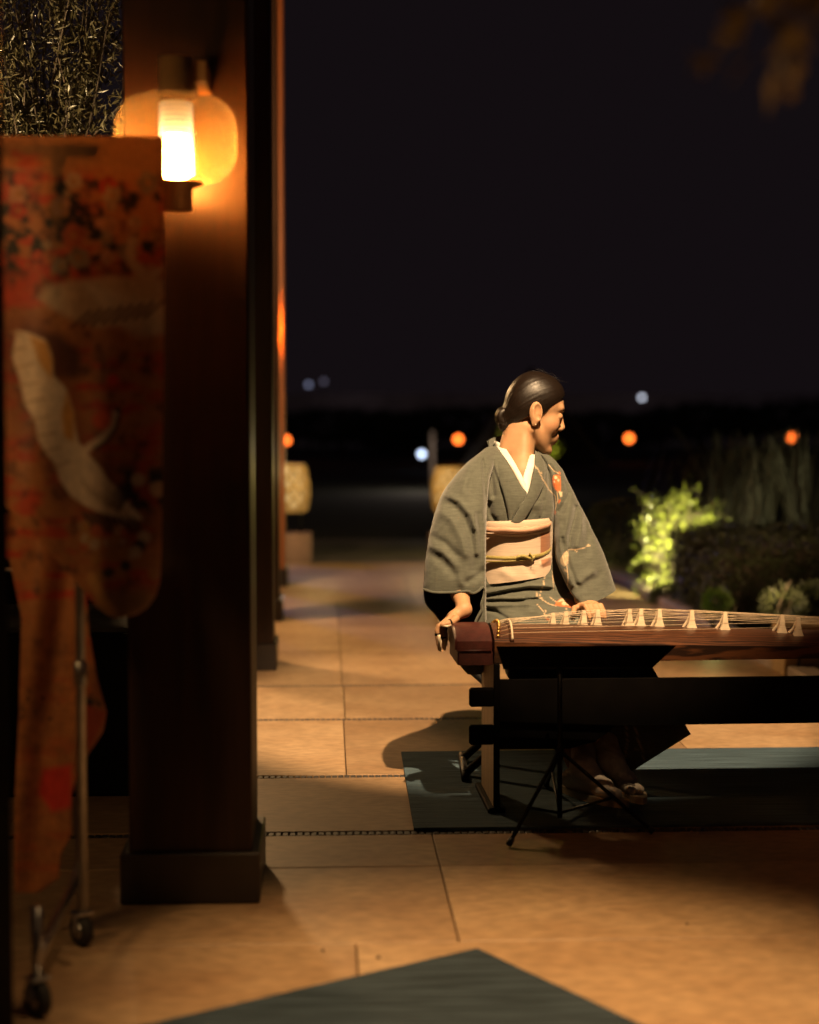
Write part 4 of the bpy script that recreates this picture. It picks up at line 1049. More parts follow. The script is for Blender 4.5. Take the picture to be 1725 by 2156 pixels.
def loft(rings, nr, nc, ex=2.0, wfun=None):
    """rings: (pxL, pyL, pxR, pyR, dL, dR, thick) -> grid of camera-frame points"""
    R = catmull(np.array(rings, float), nr)
    A = ray(R[:, 0], R[:, 1], R[:, 4]); Bq = ray(R[:, 2], R[:, 3], R[:, 5]); th = np.linspace(0, 2 * math.pi, nc, endpoint=False)
    c, s = np.cos(th), np.sin(th); c = np.sign(c) * np.abs(c) ** (2 / ex); s = np.sign(s) * np.abs(s) ** (2 / ex)
    P = ((A + Bq) / 2)[:, None] + ((Bq - A) / 2)[:, None] * c[None, :, None]; P[..., 1] -= R[:, 6][:, None] * s[None, :]
    return P
def crease(P, N, Q, folds):
    """folds: (polyline in close-up units, width, height) raised or sunk towards the camera"""
    k = np.clip(-N[:, 1] * 1.6, 0, 1); off = np.zeros(len(P))
    for ln, w, h in folds:
        L = np.array(zl(*ln)); d = pdist(Q, L); ext = 1.0
        q_ = d / (w * 1.15 * .27458); off += 1.15 * h * (.85 * np.exp(-(q_ * .85) ** 2) + .15 * np.exp(-1.5 * q_))
    P[:, 1] -= off * k; return P
kim = None
def garment(name, P, closed, folds, parent, cut=None, dec=True, mat=None, base=None, wr=.004, seed=1, caps=False, keepback=True):
    n, m = P.shape[:2]; F = np.array(grid_faces(n, m, closed)); V = P.reshape(-1, 3).copy(); N = vnormals(V, F)
    if np.median((N[:, 1] * np.sign(V[:, 1] - np.median(V[:, 1])))) < 0: F = F[:, ::-1]; N = -N
    Q = proj(V); V = crease(V, N, Q, folds)
    wrk = (fbm(Q[:, 0] / 26 + Q[:, 1] / 60, Q[:, 1] / 46, seed) - .47); V = V + N * (wrk * wr)[:, None]
    front = (N[:, 1] < .15).astype(float)
    C = np.tile(base if base is not None else KC, (len(V), 1))
    if dec: decorate(C, Q, front)
    Fl = F.tolist()
    if cut is not None:
        poly, onlyfront = cut; cen = Q[F].mean(1); nf = N[F].mean(1)[:, 1] < 0; kill = inpoly(cen, poly) & (nf if onlyfront else True); Fl = F[~kill].tolist()
    if caps: Fl = Fl + [list(range(m)), [(n - 1) * m + j for j in range(m)][::-1]]
    o = mk(name, cfw(V), Fl, mat or M['kimono'], parent, True, cols=C)
    return o, V, N, Q
# torso of the kimono, open at the V neck
TR = [(1042, 934, 1134, 948, 5.50, 5.52, .055), (1026, 948, 1152, 965, 5.47, 5.49, .085), (1014, 966, 1160, 984, 5.455, 5.47, .105), (1006, 1000, 1166, 1012, 5.45, 5.46, .120), (1002, 1050, 1170, 1055, 5.44, 5.45, .128),
      (1004, 1100, 1170, 1096, 5.44, 5.45, .126), (1008, 1160, 1166, 1150, 5.45, 5.46, .122), (1006, 1215, 1172, 1205, 5.46, 5.47, .128), (1000, 1260, 1190, 1250, 5.46, 5.47, .135)]
PT = loft(TR, 190, 180, 2.3)
vcut = [Z(560, 640), Z(583, 690), Z(676, 805), Z(758, 925), Z(826, 1045), Z(880, 1118), Z(912, 1060), Z(945, 930), Z(965, 770), Z(940, 640)]
tf = [([(600, 850), (640, 960), (700, 1120), (742, 1310)], 7, -.006), ([(620, 850), (665, 980), (720, 1120), (765, 1300)], 14, .006), ([(585, 880), (610, 980), (625, 1120)], 10, -.012), ([(560, 860), (590, 1000), (595, 1150)], 12, .008),
      ([(640, 1320), (600, 1260), (590, 1180)], 14, -.010), ([(980, 1320), (1000, 1230), (1010, 1150)], 8, -.004), ([(1040, 900), (1050, 1000), (1052, 1080)], 8, -.008), ([(1060, 1300), (1075, 1200)], 12, .006), ([(800, 1200), (860, 1180), (960, 1190)], 30, .008)] + [([(x_, 1375), (x_ + d_, 1375 - l_)], 6, h_) for x_, d_, l_, h_ in ((640, 10, 90, -.004), (668, 14, 120, .003), (780, 40, 70, -.003), (860, 40, 60, -.004), (900, 40, 110, .003), (945, 30, 90, -.004), (990, 22, 120, .003), (1020, 16, 80, -.004))]
kim, TV, TN, TQ = garment('kimono', PT, True, tf, person, (vcut, True), wr=.006, seed=2)
Rt = catmull(np.array(TR, float), 400)
def torso_d(px, py):
    """front surface distance of the torso at a photo point"""
    px, py = np.asarray(px, float), np.asarray(py, float); mid = (Rt[:, 1] + Rt[:, 3]) / 2
    i = np.clip(np.searchsorted(mid, py), 0, len(Rt) - 1); r = Rt[i]; u = np.clip((px - (r[..., 0] + r[..., 2]) / 2) / ((r[..., 2] - r[..., 0]) / 2), -.999, .999)
    th = np.abs(u) ** 2.3; return (r[..., 4] + r[..., 5]) / 2 + u * (r[..., 5] - r[..., 4]) / 2 - r[..., 6] * (1 - th) ** (1 / 2.3)
def band(name, inner, outer, lift, mat, parent, n=70, m=10, dec=False, base=None, thick=.004, dadd=None, round_=.003):
    """cloth band lying on the chest between two photo-space edges"""
    I = catmull(np.array(inner, float), n); O = catmull(np.array(outer, float), n); u = np.linspace(0, 1, m)
    X = I[:, None, 0] * (1 - u) + O[:, None, 0] * u; Y = I[:, None, 1] * (1 - u) + O[:, None, 1] * u
    D = torso_d(X, Y) - lift - round_ * np.sin(np.pi * u)[None, :]
    if dadd is not None: D = D + np.interp(np.linspace(0, 1, n), *dadd)[:, None]
    Pf = ray(X, Y, D); Pb = Pf.copy(); Pb[..., 1] += thick
    V = np.concatenate([Pf.reshape(-1, 3), Pb.reshape(-1, 3)]); k = n * m; F = grid_faces(n, m); F2 = [tuple(i + k for i in f[::-1]) for f in F]
    rim = [(i * m, (i + 1) * m, (i + 1) * m + k, i * m + k) for i in range(n - 1)] + [((i + 1) * m + m - 1, i * m + m - 1, i * m + m - 1 + k, (i + 1) * m + m - 1 + k) for i in range(n - 1)]
    rim += [(j + 1, j, j + k, j + 1 + k) for j in range(m - 1)] + [((n - 1) * m + j, (n - 1) * m + j + 1, (n - 1) * m + j + 1 + k, (n - 1) * m + j + k) for j in range(m - 1)]
    C = np.tile(base if base is not None else KC, (len(V), 1)); Q = np.stack([X.ravel(), Y.ravel()], 1); Q = np.concatenate([Q, Q])
    if dec: decorate(C, Q, np.ones(len(V)))
    return mk(name, cfw(V), F + F2 + rim, mat, parent, True, cols=C)
M['white_cloth'] = pmat('white_collar_silk', (.70, .68, .62), .6, var=.06, scale=50, bump=.1, bscale=500)
# collars: white under-collar, then the kimono's own
dn = ([0, .15, .4, 1], [.022, .012, .0, .0])
band('under_collar', zl((690, 715), (760, 820), (820, 925), (862, 1010), (884, 1105)), zl((600, 688), (690, 800), (770, 920), (835, 1040), (880, 1110)), .004, M['white_cloth'], kim, dadd=dn)
band('under_collar', zl((905, 800), (880, 880), (852, 975), (868, 1050), (884, 1105)), zl((942, 800), (936, 880), (915, 980), (898, 1060), (886, 1112)), .006, M['white_cloth'], kim, dadd=([0, .3, 1], [.03, .01, 0]))
band('collar_fold', zl((600, 686), (690, 800), (770, 925), (835, 1042), (880, 1110), (812, 1225), (752, 1325)), zl((572, 700), (606, 815), (655, 960), (705, 1120), (728, 1215), (738, 1280), (742, 1328)), .007, M['kimono'], kim, dadd=dn, dec=False, thick=.006, round_=.004)
band('collar_fold', zl((942, 770), (936, 900), (915, 1000), (880, 1108), (820, 1215), (760, 1310), (716, 1372)), zl((985, 800), (1020, 900), (1010, 1020), (965, 1130), (905, 1230), (850, 1320), (820, 1375)), .013, M['kimono'], kim, dadd=([0, .2, .85, 1], [.02, .0, 0, .02]), dec=True, thick=.007, round_=.004)

# sleeves
SR = [(1046, 940, 1056, 952, 5.47, 5.46, .030), (1028, 941, 1044, 975, 5.44, 5.42, .055), (1006, 957, 1034, 1000, 5.40, 5.36, .072), (978, 981, 1029, 1030, 5.36, 5.31, .080), (951, 1010, 1026, 1060, 5.33, 5.28, .083), (927, 1050, 1025, 1092, 5.30, 5.25, .082),
      (912, 1095, 1024, 1125, 5.27, 5.23, .078), (902, 1136, 1024, 1160, 5.25, 5.21, .072), (896, 1180, 1024, 1198, 5.23, 5.20, .066), (893, 1215, 1024, 1230, 5.22, 5.19, .060), (892, 1243, 1024, 1255, 5.215, 5.19, .054), (897, 1270, 1024, 1280, 5.21, 5.19, .048),
      (919, 1297, 1024, 1305, 5.21, 5.19, .042), (938, 1330, 1024, 1335, 5.21, 5.195, .036), (955, 1368, 1024, 1370, 5.21, 5.2, .030), (968, 1400, 1023, 1400, 5.21, 5.2, .022), (985, 1419, 1015, 1419, 5.21, 5.2, .010)]
PS = loft(SR, 230, 190, 2.6)
ocut = [(885, 1240), (893, 1243), (912, 1248), (935, 1248), (960, 1247), (984, 1245), (996, 1250), (1006, 1246), (1016, 1238), (1020, 1240), (1019, 1255), (1014, 1272), (1014, 1285), (1006, 1300), (998, 1318), (990, 1325), (960, 1335), (930, 1335), (885, 1300)]
sf = [([(545, 850), (552, 980), (570, 1150), (572, 1310)], 11, -.012), ([(500, 1270), (520, 1400), (525, 1550), (515, 1720)], 24, -.007), ([(470, 1250), (490, 1400), (495, 1560)], 18, .010),
      ([(230, 1150), (320, 1200), (400, 1290), (450, 1430), (480, 1580), (480, 1680)], 30, -.013), ([(260, 1110), (360, 1160), (440, 1260), (480, 1360)], 22, .010), ([(200, 1230), (300, 1300), (370, 1420), (410, 1560)], 28, .010),
      ([(150, 1430), (250, 1480), (340, 1580)], 22, -.008), ([(130, 1560), (230, 1620), (330, 1720)], 26, -.008), ([(140, 1500), (240, 1550), (330, 1650)], 22, .006), ([(520, 880), (470, 960), (440, 1060)], 26, -.008), ([(440, 900), (400, 1000), (390, 1090)], 28, .008), ([(560, 900), (600, 960)], 20, -.006),
      ([(420, 1780), (500, 1740), (560, 1690)], 20, -.008), ([(340, 1700), (380, 1790)], 22, .006), ([(556, 1330), (556, 1700), (556, 2100)], 9, .006)]
slv, _, _, _ = garment('right_sleeve', PS, True, sf, kim, (ocut, True), dec=False, wr=.007, seed=6)
_fr = PS.reshape(-1, 3); _fq = proj(_fr); _half = (np.arange(len(_fr)) % 190) < 95          # smooth hem round the sleeve opening
_fr, _fq = _fr[_half], _fq[_half]
hemp = catmull(np.array([(893, 1241), (912, 1247), (935, 1248), (960, 1247), (984, 1245), (996, 1249), (1007, 1245), (1016, 1237), (1020, 1242), (1019, 1256), (1014, 1272), (1014, 1285), (1006, 1300), (998, 1318), (989, 1330)], float), 90)
hemv = []
for p in hemp:
    j = np.argmin(((_fq - p) ** 2).sum(1)); q3 = ray(p[0], p[1], _fr[j][1] - .004); hemv.append(cfw(q3))
_hm = MB().tube(np.array(hemv), .0042, 8)
mk('cuff_hem', np.array(_hm.V), _hm.F, M['kimono'], slv, True, cols=np.tile(KC, (len(_hm.V), 1)))
# collar standing away from the nape
_n = 40; _top = catmull(np.array([ray(*Z(590, 690), 5.45), ray(*Z(612, 676), 5.49), ray(*Z(690, 660), 5.545), ray(*Z(800, 675), 5.565), ray(*Z(900, 730), 5.55), ray(*Z(945, 785), 5.50)]), _n)
_bot = _top + np.array([0, .012, -.055]); _out = _top + np.array([0, .007, 0]); _ob = _bot + np.array([0, .010, 0])
_V = np.concatenate([_top, _bot, _ob, _out]); _F = []
for i in range(_n - 1):
    for a_, b_2 in ((0, 1), (1, 2), (2, 3), (3, 0)): _F.append((a_ * _n + i, a_ * _n + i + 1, b_2 * _n + i + 1, b_2 * _n + i))
mk('collar_back', cfw(_V), _F, M['kimono'], kim, True, cols=np.tile(KC, (len(_V), 1)))
M['lining'] = pmat('shade_lining', (.008, .007, .007), .9, var=.2, scale=30, spec=.1)  # lining kept near black: shade inside the sleeve put into its colour
PL = loft([(r[0] + 3, r[1], r[2] - 3, r[3], r[4] + r[6] * .25, r[5] + r[6] * .25, r[6] * .55) for r in SR[7:]], 90, 80, 2.4)
PL = PL[:, 40:80] if True else PL                           # rear half only
o_, _, _, _ = garment('sleeve_lining', PL, False, [], slv, None, dec=False, mat=M['lining'], wr=0)
LR = [(1128, 952, 1142, 955, 5.48, 5.49, .028), (1138, 962, 1158, 958, 5.47, 5.48, .05), (1148, 985, 1176, 978, 5.455, 5.47, .066), (1156, 1020, 1195, 1010, 5.44, 5.46, .072), (1163, 1060, 1214, 1048, 5.42, 5.45, .076), (1167, 1100, 1234, 1088, 5.39, 5.43, .078), (1167, 1140, 1253, 1128, 5.36, 5.41, .078), (1172, 1180, 1271, 1165, 5.33, 5.39, .074),
      (1186, 1215, 1284, 1200, 5.30, 5.37, .070), (1204, 1250, 1293, 1228, 5.275, 5.36, .062), (1224, 1276, 1297, 1240, 5.25, 5.35, .055)]
PLS = loft(LR, 170, 160, 2.6)
lf = [([(1185, 1020), (1200, 1100), (1170, 1180), (1130, 1240)], 16, -.012), ([(1265, 1210), (1250, 1300), (1215, 1420), (1210, 1540)], 18, -.018), ([(1300, 1260), (1290, 1380), (1260, 1500)], 20, .012), ([(1200, 1200), (1180, 1330), (1150, 1450)], 22, .010),
      ([(1203, 1530), (1203, 1650), (1200, 1740)], 6, -.006), ([(1335, 1330), (1350, 1420), (1340, 1560)], 22, -.010), ([(1260, 1840), (1330, 1780), (1420, 1750), (1440, 1720)], 30, -.008), ([(1290, 1780), (1380, 1700)], 24, .010), ([(1130, 1350), (1120, 1470), (1160, 1600), (1230, 1800)], 16, .008), ([(1150, 1450), (1180, 1600), (1260, 1800)], 14, -.010), ([(1060, 880), (1100, 960)], 10, -.006)]
sl2, _, _, _ = garment('left_sleeve', PLS, True, lf, kim, None, dec=True, wr=.006, seed=9)
PL2 = loft([((r[0] + 4), r[1] - 2, r[2] - 4, r[3] - 2, r[4], r[5], r[6] * .8) for r in LR[8:]], 30, 80, 2.4)
garment('sleeve_lining', PL2, True, [], sl2, None, dec=False, mat=M['lining'], wr=0)

# skirt: lap, falling front, and the panel that swings out to the right
S_ = Field([ray(985, 1300, 5.5)[0], 4.99, .05], [ray(1480, 1500, 5.4)[0], 5.75, .78], .0046)
wa = ray(1090, 1215, TD + .01)
S_.cap(ray(1060, 1225, TD + .02), ray(1120, 1225, TD + .02), .125, .125, .05); S_.cap(ray(1052, 1290, TD + .06), ray(1140, 1290, TD + .06), .135, .135, .05)
kl, kr = ray(1122, 1398, 5.17), ray(1222, 1392, 5.17)
S_.cap(ray(1060, 1285, TD), kl, .105, .070, .06); S_.cap(ray(1140, 1280, TD), kr, .105, .070, .06); S_.cap(kl, kr, .062, .062, .05)
S_.cap(ray(1095, 1262, TD - .04), ray(1190, 1345, 5.27), .085, .06, .06)
for a, b, r0, r1 in (((1122, 1400), (1222, 1610), .068, .030), ((1222, 1395), (1285, 1585), .066, .030), ((1175, 1400), (1255, 1590), .066, .028), ((1255, 1400), (1330, 1565), .052, .020)):
    S_.cap(ray(*a, 5.18), ray(*b, 5.27), r0, r1, .04)
SP, SF = S_.mesh(); SP = taubin(SP, SF, 3); SN = vnormals(SP, SF); SQ = proj(SP)
# folds across the lap and down the front
lapf = [([(570, 1890), (640, 1880), (760, 1850), (900, 1835), (1050, 1842)], 13, -.016), ([(570, 1860), (700, 1835), (900, 1805), (1080, 1810)], 16, .010), ([(570, 1930), (660, 1925), (800, 1930), (960, 1915)], 12, -.014), ([(570, 1910), (700, 1905), (850, 1900)], 9, .010), ([(570, 1960), (720, 1950), (900, 1945)], 16, .010),
        ([(570, 1985), (640, 2010), (720, 2060), (800, 2110)], 12, -.014), ([(570, 1830), (700, 1800), (850, 1780)], 12, -.008), ([(1180, 1830), (1250, 1950)], 18, -.010), ([(900, 2000), (1100, 2040), (1300, 2100)], 30, .008)]
SP = crease(SP, SN, SQ, lapf); SP = SP + SN * ((fbm(SQ[:, 0] / 40, SQ[:, 1] / 16, 15) - .47) * .008 + (fbm(SQ[:, 0] / 9, SQ[:, 1] / 90, 25) - .47) * .010 * np.clip((SQ[:, 1] - 1400) / 60, 0, 1))[:, None]
SC_ = np.tile(KC, (len(SP), 1)); decorate(SC_, SQ, (SN[:, 1] < .3).astype(float))
for ln in ([(1325, 1480), (1318, 1520), (1322, 1560), (1316, 1600)], [(1330, 1500), (1345, 1560), (1358, 1600)]): paint_line(SC_, SQ, ln, 1.5, BR)
# hem line: slanting edge
cf_ = SQ[np.asarray(SF)].mean(1); hemy = np.interp(cf_[:, 0], [1180, 1193, 1300, 1310, 1336, 1460], [1655, 1648, 1572, 1640, 1621, 1546]); keep = cf_[:, 1] < hemy
mk('skirt', cfw(SP), np.asarray(SF)[keep], M['kimono'], kim, True, cols=SC_)
n, m = 60, 40; u, v = np.meshgrid(np.linspace(0, 1, n), np.linspace(0, 1, m), indexing='ij')      # swinging front panel
TL, TRt, BRt, BL = np.array([1215, 1385.]), np.array([1366, 1390.]), np.array([1455, 1546.]), np.array([1312, 1636.])
XY = TL * ((1 - u) * (1 - v))[..., None] + TRt * ((1 - u) * v)[..., None] + BRt * (u * v)[..., None] + BL * (u * (1 - v))[..., None]
Dp = 5.13 + .10 * u * (1 - v) + .012 * np.sin(v * 9 + u * 2) * (.3 + u) + .03 * v
Pp = ray(XY[..., 0], XY[..., 1], Dp); Pp2 = Pp + np.array([0, .006, 0]); V = np.concatenate([Pp.reshape(-1, 3), Pp2.reshape(-1, 3)]); k = n * m; F = grid_faces(n, m)
Fr = [(i * m, (i + 1) * m, (i + 1) * m + k, i * m + k) for i in range(n - 1)] + [(i * m + m - 1, (i + 1) * m + m - 1, (i + 1) * m + m - 1 + k, i * m + m - 1 + k) for i in range(n - 1)] + [((n - 1) * m + j, (n - 1) * m + j + 1, (n - 1) * m + j + 1 + k, (n - 1) * m + j + k) for j in range(m - 1)]
Cp = np.tile(KC, (len(V), 1)); Qp = proj(V)
for ln in ([(1325, 1480), (1318, 1520), (1322, 1560), (1316, 1600)], [(1330, 1500), (1345, 1560), (1358, 1600)]): paint_line(Cp, Qp, ln, 1.5, BR)
mk('front_panel', cfw(V), F + [tuple(i + k for i in f) for f in F] + Fr, M['kimono'], kim, True, cols=Cp)

# obi, its upper sash and cord
M['obi'] = pmat('cream_obi', (1, 1, 1), .7, var=.10, scale=4, stretch=(3, 3, 90), vcol=True, bump=.25, bscale=6, bstretch=(4, 4, 120), spec=.25, sheen=.2)
OR = [(1010, 1094, 1166, 1086, 5.44, 5.45, .138), (1008, 1104, 1167, 1094, 5.44, 5.45, .140), (1008, 1130, 1166, 1120, 5.445, 5.455, .139), (1008, 1170, 1166, 1160, 5.45, 5.46, .137), (1006, 1205, 1170, 1190, 5.455, 5.465, .139), (1004, 1226, 1172, 1202, 5.46, 5.47, .142)]
PO = loft(OR, 90, 150, 2.4); Fo = np.array(grid_faces(90, 150, True)); V = PO.reshape(-1, 3); N = vnormals(V, Fo); N = N if np.median(N[:, 1] * np.sign(V[:, 1] - 5.45)) > 0 else -N; Q = proj(V)
V = crease(V, N, Q, [([(565, 1405), (800, 1418), (1000, 1400), (1050, 1380)], 7, .005), ([(565, 1425), (800, 1438), (1040, 1400)], 6, -.003), ([(700, 1700), (760, 1740)], 30, .004), ([(860, 1640), (920, 1720)], 18, -.003), ([(1000, 1640), (1060, 1600)], 14, .005)])
Co = np.tile(np.array([.62, .49, .37]), (len(V), 1)); fm = (N[:, 1] < .1).astype(float)
paint_poly(Co, Q, zl((980, 1408), (1056, 1388), (1062, 1520), (1020, 1550), (985, 1560)), (.34, .15, .075), 1.5, fm); paint_poly(Co, Q, zl((985, 1610), (1062, 1590), (1066, 1650), (1000, 1670)), (.38, .18, .10), 1.5, fm)
ob = mk('obi', cfw(V), Fo, M['obi'], person, True, cols=Co)
def obi_d(px, py): return torso_d(px, py) - .021
def onobi(pts, lift): return np.array([cfw(ray(*Z(a, b), float(obi_d(*Z(a, b))) - lift)) for a, b in pts])
M['cord'] = pmat('gold_green_cord', (.30, .24, .065), .5, var=.25, scale=160, bump=.4, bscale=500, sheen=.2)
def ribbon(name, pts, hw, th, mat, par, lift=.004):
    P = catmull(np.array(pts, float), 60); V = []; 
    for i, (a, b) in enumerate(P):
        for (du, dt) in ((-1, 0), (-.7, 1), (.7, 1), (1, 0), (.7, -.4), (-.7, -.4)):
            px, py = Z(a, b + du * hw); V.append(cfw(ray(px, py, float(obi_d(*Z(a, b))) - lift - dt * th)))
    return mk(name, V, grid_faces(60, 6, True) + [tuple(range(6)), tuple(354 + j for j in range(6))[::-1]], mat, par, True)
cord = ribbon('obi_cord', [(565, 1590), (700, 1596), (830, 1594), (905, 1585), (980, 1575), (1040, 1550), (1066, 1520)], 15, .004, M['cord'], ob)
ribbon('cord_strand', [(565, 1622), (700, 1622), (830, 1614), (890, 1605)], 6, .003, M['cord'], cord)
ribbon('cord_strand', [(800, 1590), (850, 1580), (905, 1598), (940, 1590)], 13, .006, M['cord'], cord, .008)
ribbon('cord_strand', [(895, 1560), (912, 1575), (922, 1600), (918, 1620)], 10, .006, M['cord'], cord, .011)
M['sash'] = pmat('pink_sash', (.52, .30, .20), .6, var=.15, scale=30, bump=.3, bscale=120, bstretch=(1, 1, 4))
sash = ribbon('obi_sash', [(565, 1378), (640, 1382), (720, 1378), (800, 1384), (900, 1378), (980, 1362), (1040, 1345), (1064, 1330)], 21, .009, M['sash'], ob, .006)
ribbon('sash_fold', [(800, 1392), (830, 1372), (870, 1364), (915, 1372), (930, 1384)], 13, .007, M['sash'], sash, .006)
ribbon('sash_fold', [(600, 1366), (650, 1372), (700, 1362), (760, 1372)], 9, .005, M['sash'], sash, .005)

# feet: split-toe socks on flat sandals
M['sock'] = pmat('white_sock', (.52, .46, .38), .75, var=.1, scale=50, bump=.3, bscale=300)
M['sandal'] = pmat('sandal', (.30, .24, .16), .6, scale=30)
def foot(ankle, heel, toe, shank, name):
    lo = np.minimum.reduce([ankle, heel, toe, shank]) - .08; lo[2] = max(lo[2], .0); hi = np.maximum.reduce([ankle, heel, toe, shank]) + .08
    f = Field(lo, hi, .0032); ball = heel * .28 + toe * .72
    f.cap(shank, ankle, .042, .036, .02); f.cap(ankle, heel + [0, 0, .01], .036, .030, .02); f.cap(heel + [0, 0, .006], ball + [0, 0, .002], .028, .030, .02); f.cap(ankle, ball + [0, 0, .012], .033, .026, .02)
    d = (toe - heel) / np.linalg.norm(toe - heel); sd = np.array([d[1], -d[0], 0])
    f.cap(ball + sd * .014, toe + sd * .020, .019, .0145, .006); f.cap(ball - sd * .008, toe - d * .006 - sd * .009, .021, .0155, .006)
    P, F = f.mesh(); P = taubin(P, F, 3); P = P + vnormals(P, F) * ((fbm(P[:, 0] * 60 + P[:, 1] * 30, P[:, 2] * 90, 4) - .47) * .006)[:, None]; P[:, 2] = np.maximum(P[:, 2], .030)
    mk(name, cfw(P), F, M['sock'], person, True)
    L = np.linalg.norm(toe - heel); n = 30; o = []
    for i in range(n):
        a = 2 * math.pi * i / n; o.append((math.cos(a) * (L / 2 + .05), math.sin(a) * .043 * (1 + .12 * math.cos(a))))
    c = (heel + toe) / 2
    s = MB().prism(o, cfw(d * [1, 1, 0] / np.linalg.norm(d[:2])), cfw(sd / np.linalg.norm(sd)), (cfw(c * [1, 1, 0] + [0, 0, .010]), np.array([0, 0, .020]))).build('sandal', M['sandal'], person)
def at(px, py, z):  # photo point at height z
    return w2c(gnd(px, py, z))
foot(at(1230, 1618, .105), at(1206, 1645, .046), at(1298, 1673, .042), ray(1228, 1550, 5.30), 'sock')
foot(at(1288, 1604, .115), at(1268, 1618, .048), at(1342, 1664, .042), ray(1266, 1535, 5.28), 'sock')
# ------------------------------------------------------------------ garden behind
def ellcloud(c, r, n, seed, shell=.55):
    g = np.random.default_rng(seed); d = g.normal(size=(n, 3)); d /= np.linalg.norm(d, axis=1)[:, None]
    rr = shell + (1 - shell) * g.random(n) ** .6; P = d * rr[:, None]
    P *= (1 + .35 * (fbm(d[:, 0] * 3 + 7, d[:, 2] * 3 + d[:, 1] * 2 + 3, seed) - .45))[:, None]
    return np.array(c) + P * np.array(r)
def shrub(name, base, cr, n, leaf, mat, label, seed, cat='shrub', group=None, stems=7):
    t = empty(name, base, label, cat, group); base = np.array(base, float)
    cl = np.concatenate([ellcloud(c, r, int(n * w), seed + i) for i, (c, r, w) in enumerate(cr)])
    leaves('foliage', cl, leaf[0], leaf[1], mat, t, seed=seed)
    g = np.random.default_rng(seed); mb = MB()
    for i in range(stems):
        c, r, w = cr[i % len(cr)]; e = np.array(c) + g.normal(size=3) * np.array(r) * .4
        mb.tube(catmull([base + g.normal(size=3) * [.03, .03, 0], (base + e) / 2 + g.normal(size=3) * .03, e], 8), np.linspace(.012, .004, 8), 5)
    mb.build('stem', M['bark'], t, True); return t
# uplit flowering shrub at the right
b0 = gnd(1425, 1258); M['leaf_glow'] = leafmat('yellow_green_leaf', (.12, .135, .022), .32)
A = lambda px, py, d: W(px, py, d)
def spray_shrub(name, base, heads, nspr, nleaf, leaf, mat, label, seed):
    g = np.random.default_rng(seed); t = empty(name, base, label, 'shrub'); base = np.array(base, float); st = MB(); cl = []
    for i in range(nspr):
        c, r = heads[i % len(heads)]; d = g.normal(size=3); d /= np.linalg.norm(d); e = np.array(c) + d * np.array(r) * g.uniform(.5, 1.35)
        s0 = np.array(c) * .75 + base * .25 + g.normal(size=3) * .03
        P = catmull([s0, (s0 + e) / 2 + g.normal(size=3) * .035 + [0, 0, .02], e, e + d * .04 - [0, 0, .02]], 16); st.tube(P, np.linspace(.004, .001, 16), 4)
        k = g.integers(3, 16, nleaf); cl.append(P[k] + g.normal(size=(nleaf, 3)) * .016)
    for i in range(6): c, r = heads[i % len(heads)]; st.tube(catmull([base + g.normal(size=3) * [.03, .03, 0], (base + np.array(c)) / 2, np.array(c)], 8), np.linspace(.012, .005, 8), 5)
    leaves('foliage', np.concatenate(cl), leaf[0], leaf[1], mat, t, seed=seed); st.build('stem', M['bark'], t, True); return t
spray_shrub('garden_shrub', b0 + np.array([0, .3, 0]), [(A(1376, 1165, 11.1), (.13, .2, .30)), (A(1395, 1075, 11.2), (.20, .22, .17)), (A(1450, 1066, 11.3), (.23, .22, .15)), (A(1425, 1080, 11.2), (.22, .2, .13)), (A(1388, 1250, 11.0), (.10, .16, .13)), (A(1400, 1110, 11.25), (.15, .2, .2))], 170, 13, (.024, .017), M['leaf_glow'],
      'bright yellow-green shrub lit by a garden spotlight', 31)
gs = empty('ground_spotlight', gnd(1452, 1290), 'small garden spotlight hidden behind the hedge corner', 'spotlight')
gp = gnd(1452, 1290); MB().tube([gp, gp + [0, 0, .12]], .012, 8).build('spike', M['blackmetal'], gs, True)
MB().tube([gp + [0, 0, .12], gp + [-.02, .05, .20]], [.035, .045], 14).build('head', M['blackmetal'], gs, True)
light('shrub_uplight', 'SPOT', A(1440, 1165, 10.72), 120, (1.0, .93, .40), A(1392, 1105, 11.25), 150, .6, .03)
# clipped hedge
hg = empty('clipped_hedge', (3.9, 9.7, 0), 'dark clipped box hedge behind the zither strings at right', 'hedge')
hx0, hx1, hy0, hy1, hzt = 2.12, 6.0, 9.2, 10.35, .50
g = np.random.default_rng(77); n = 26000; P = np.stack([g.uniform(hx0, hx1, n), g.uniform(hy0, hy1, n), g.uniform(.02, hzt, n)], 1)
f = g.integers(0, 3, n); P[f == 0, 1] = hy0 + g.normal(size=(f == 0).sum()) * .022; P[f == 1, 2] = hzt + g.normal(size=(f == 1).sum()) * .024; k = (f == 2) & (g.random(n) < .3); P[k, 0] = hx0 + g.normal(size=k.sum()) * .022
P += (fbm(P[:, 0] * 3, P[:, 2] * 3 + P[:, 1] * 2, 9) - .47)[:, None] * np.array([.10, .16, .10])
leaves('foliage', P, .030, .018, M['leaf_dark'], hg, seed=78)
MB().box(((hx0 + hx1) / 2, (hy0 + hy1) / 2, hzt / 2 - .02), (hx1 - hx0 - .12, hy1 - hy0 - .12, hzt - .08)).build('twig_core', M['bark'], hg)
light('hedge_spill', 'SPOT', A(1640, 1250, 8.6), 9, (1.0, .66, .30), A(1650, 1230, 9.5), 110, .9, .05)
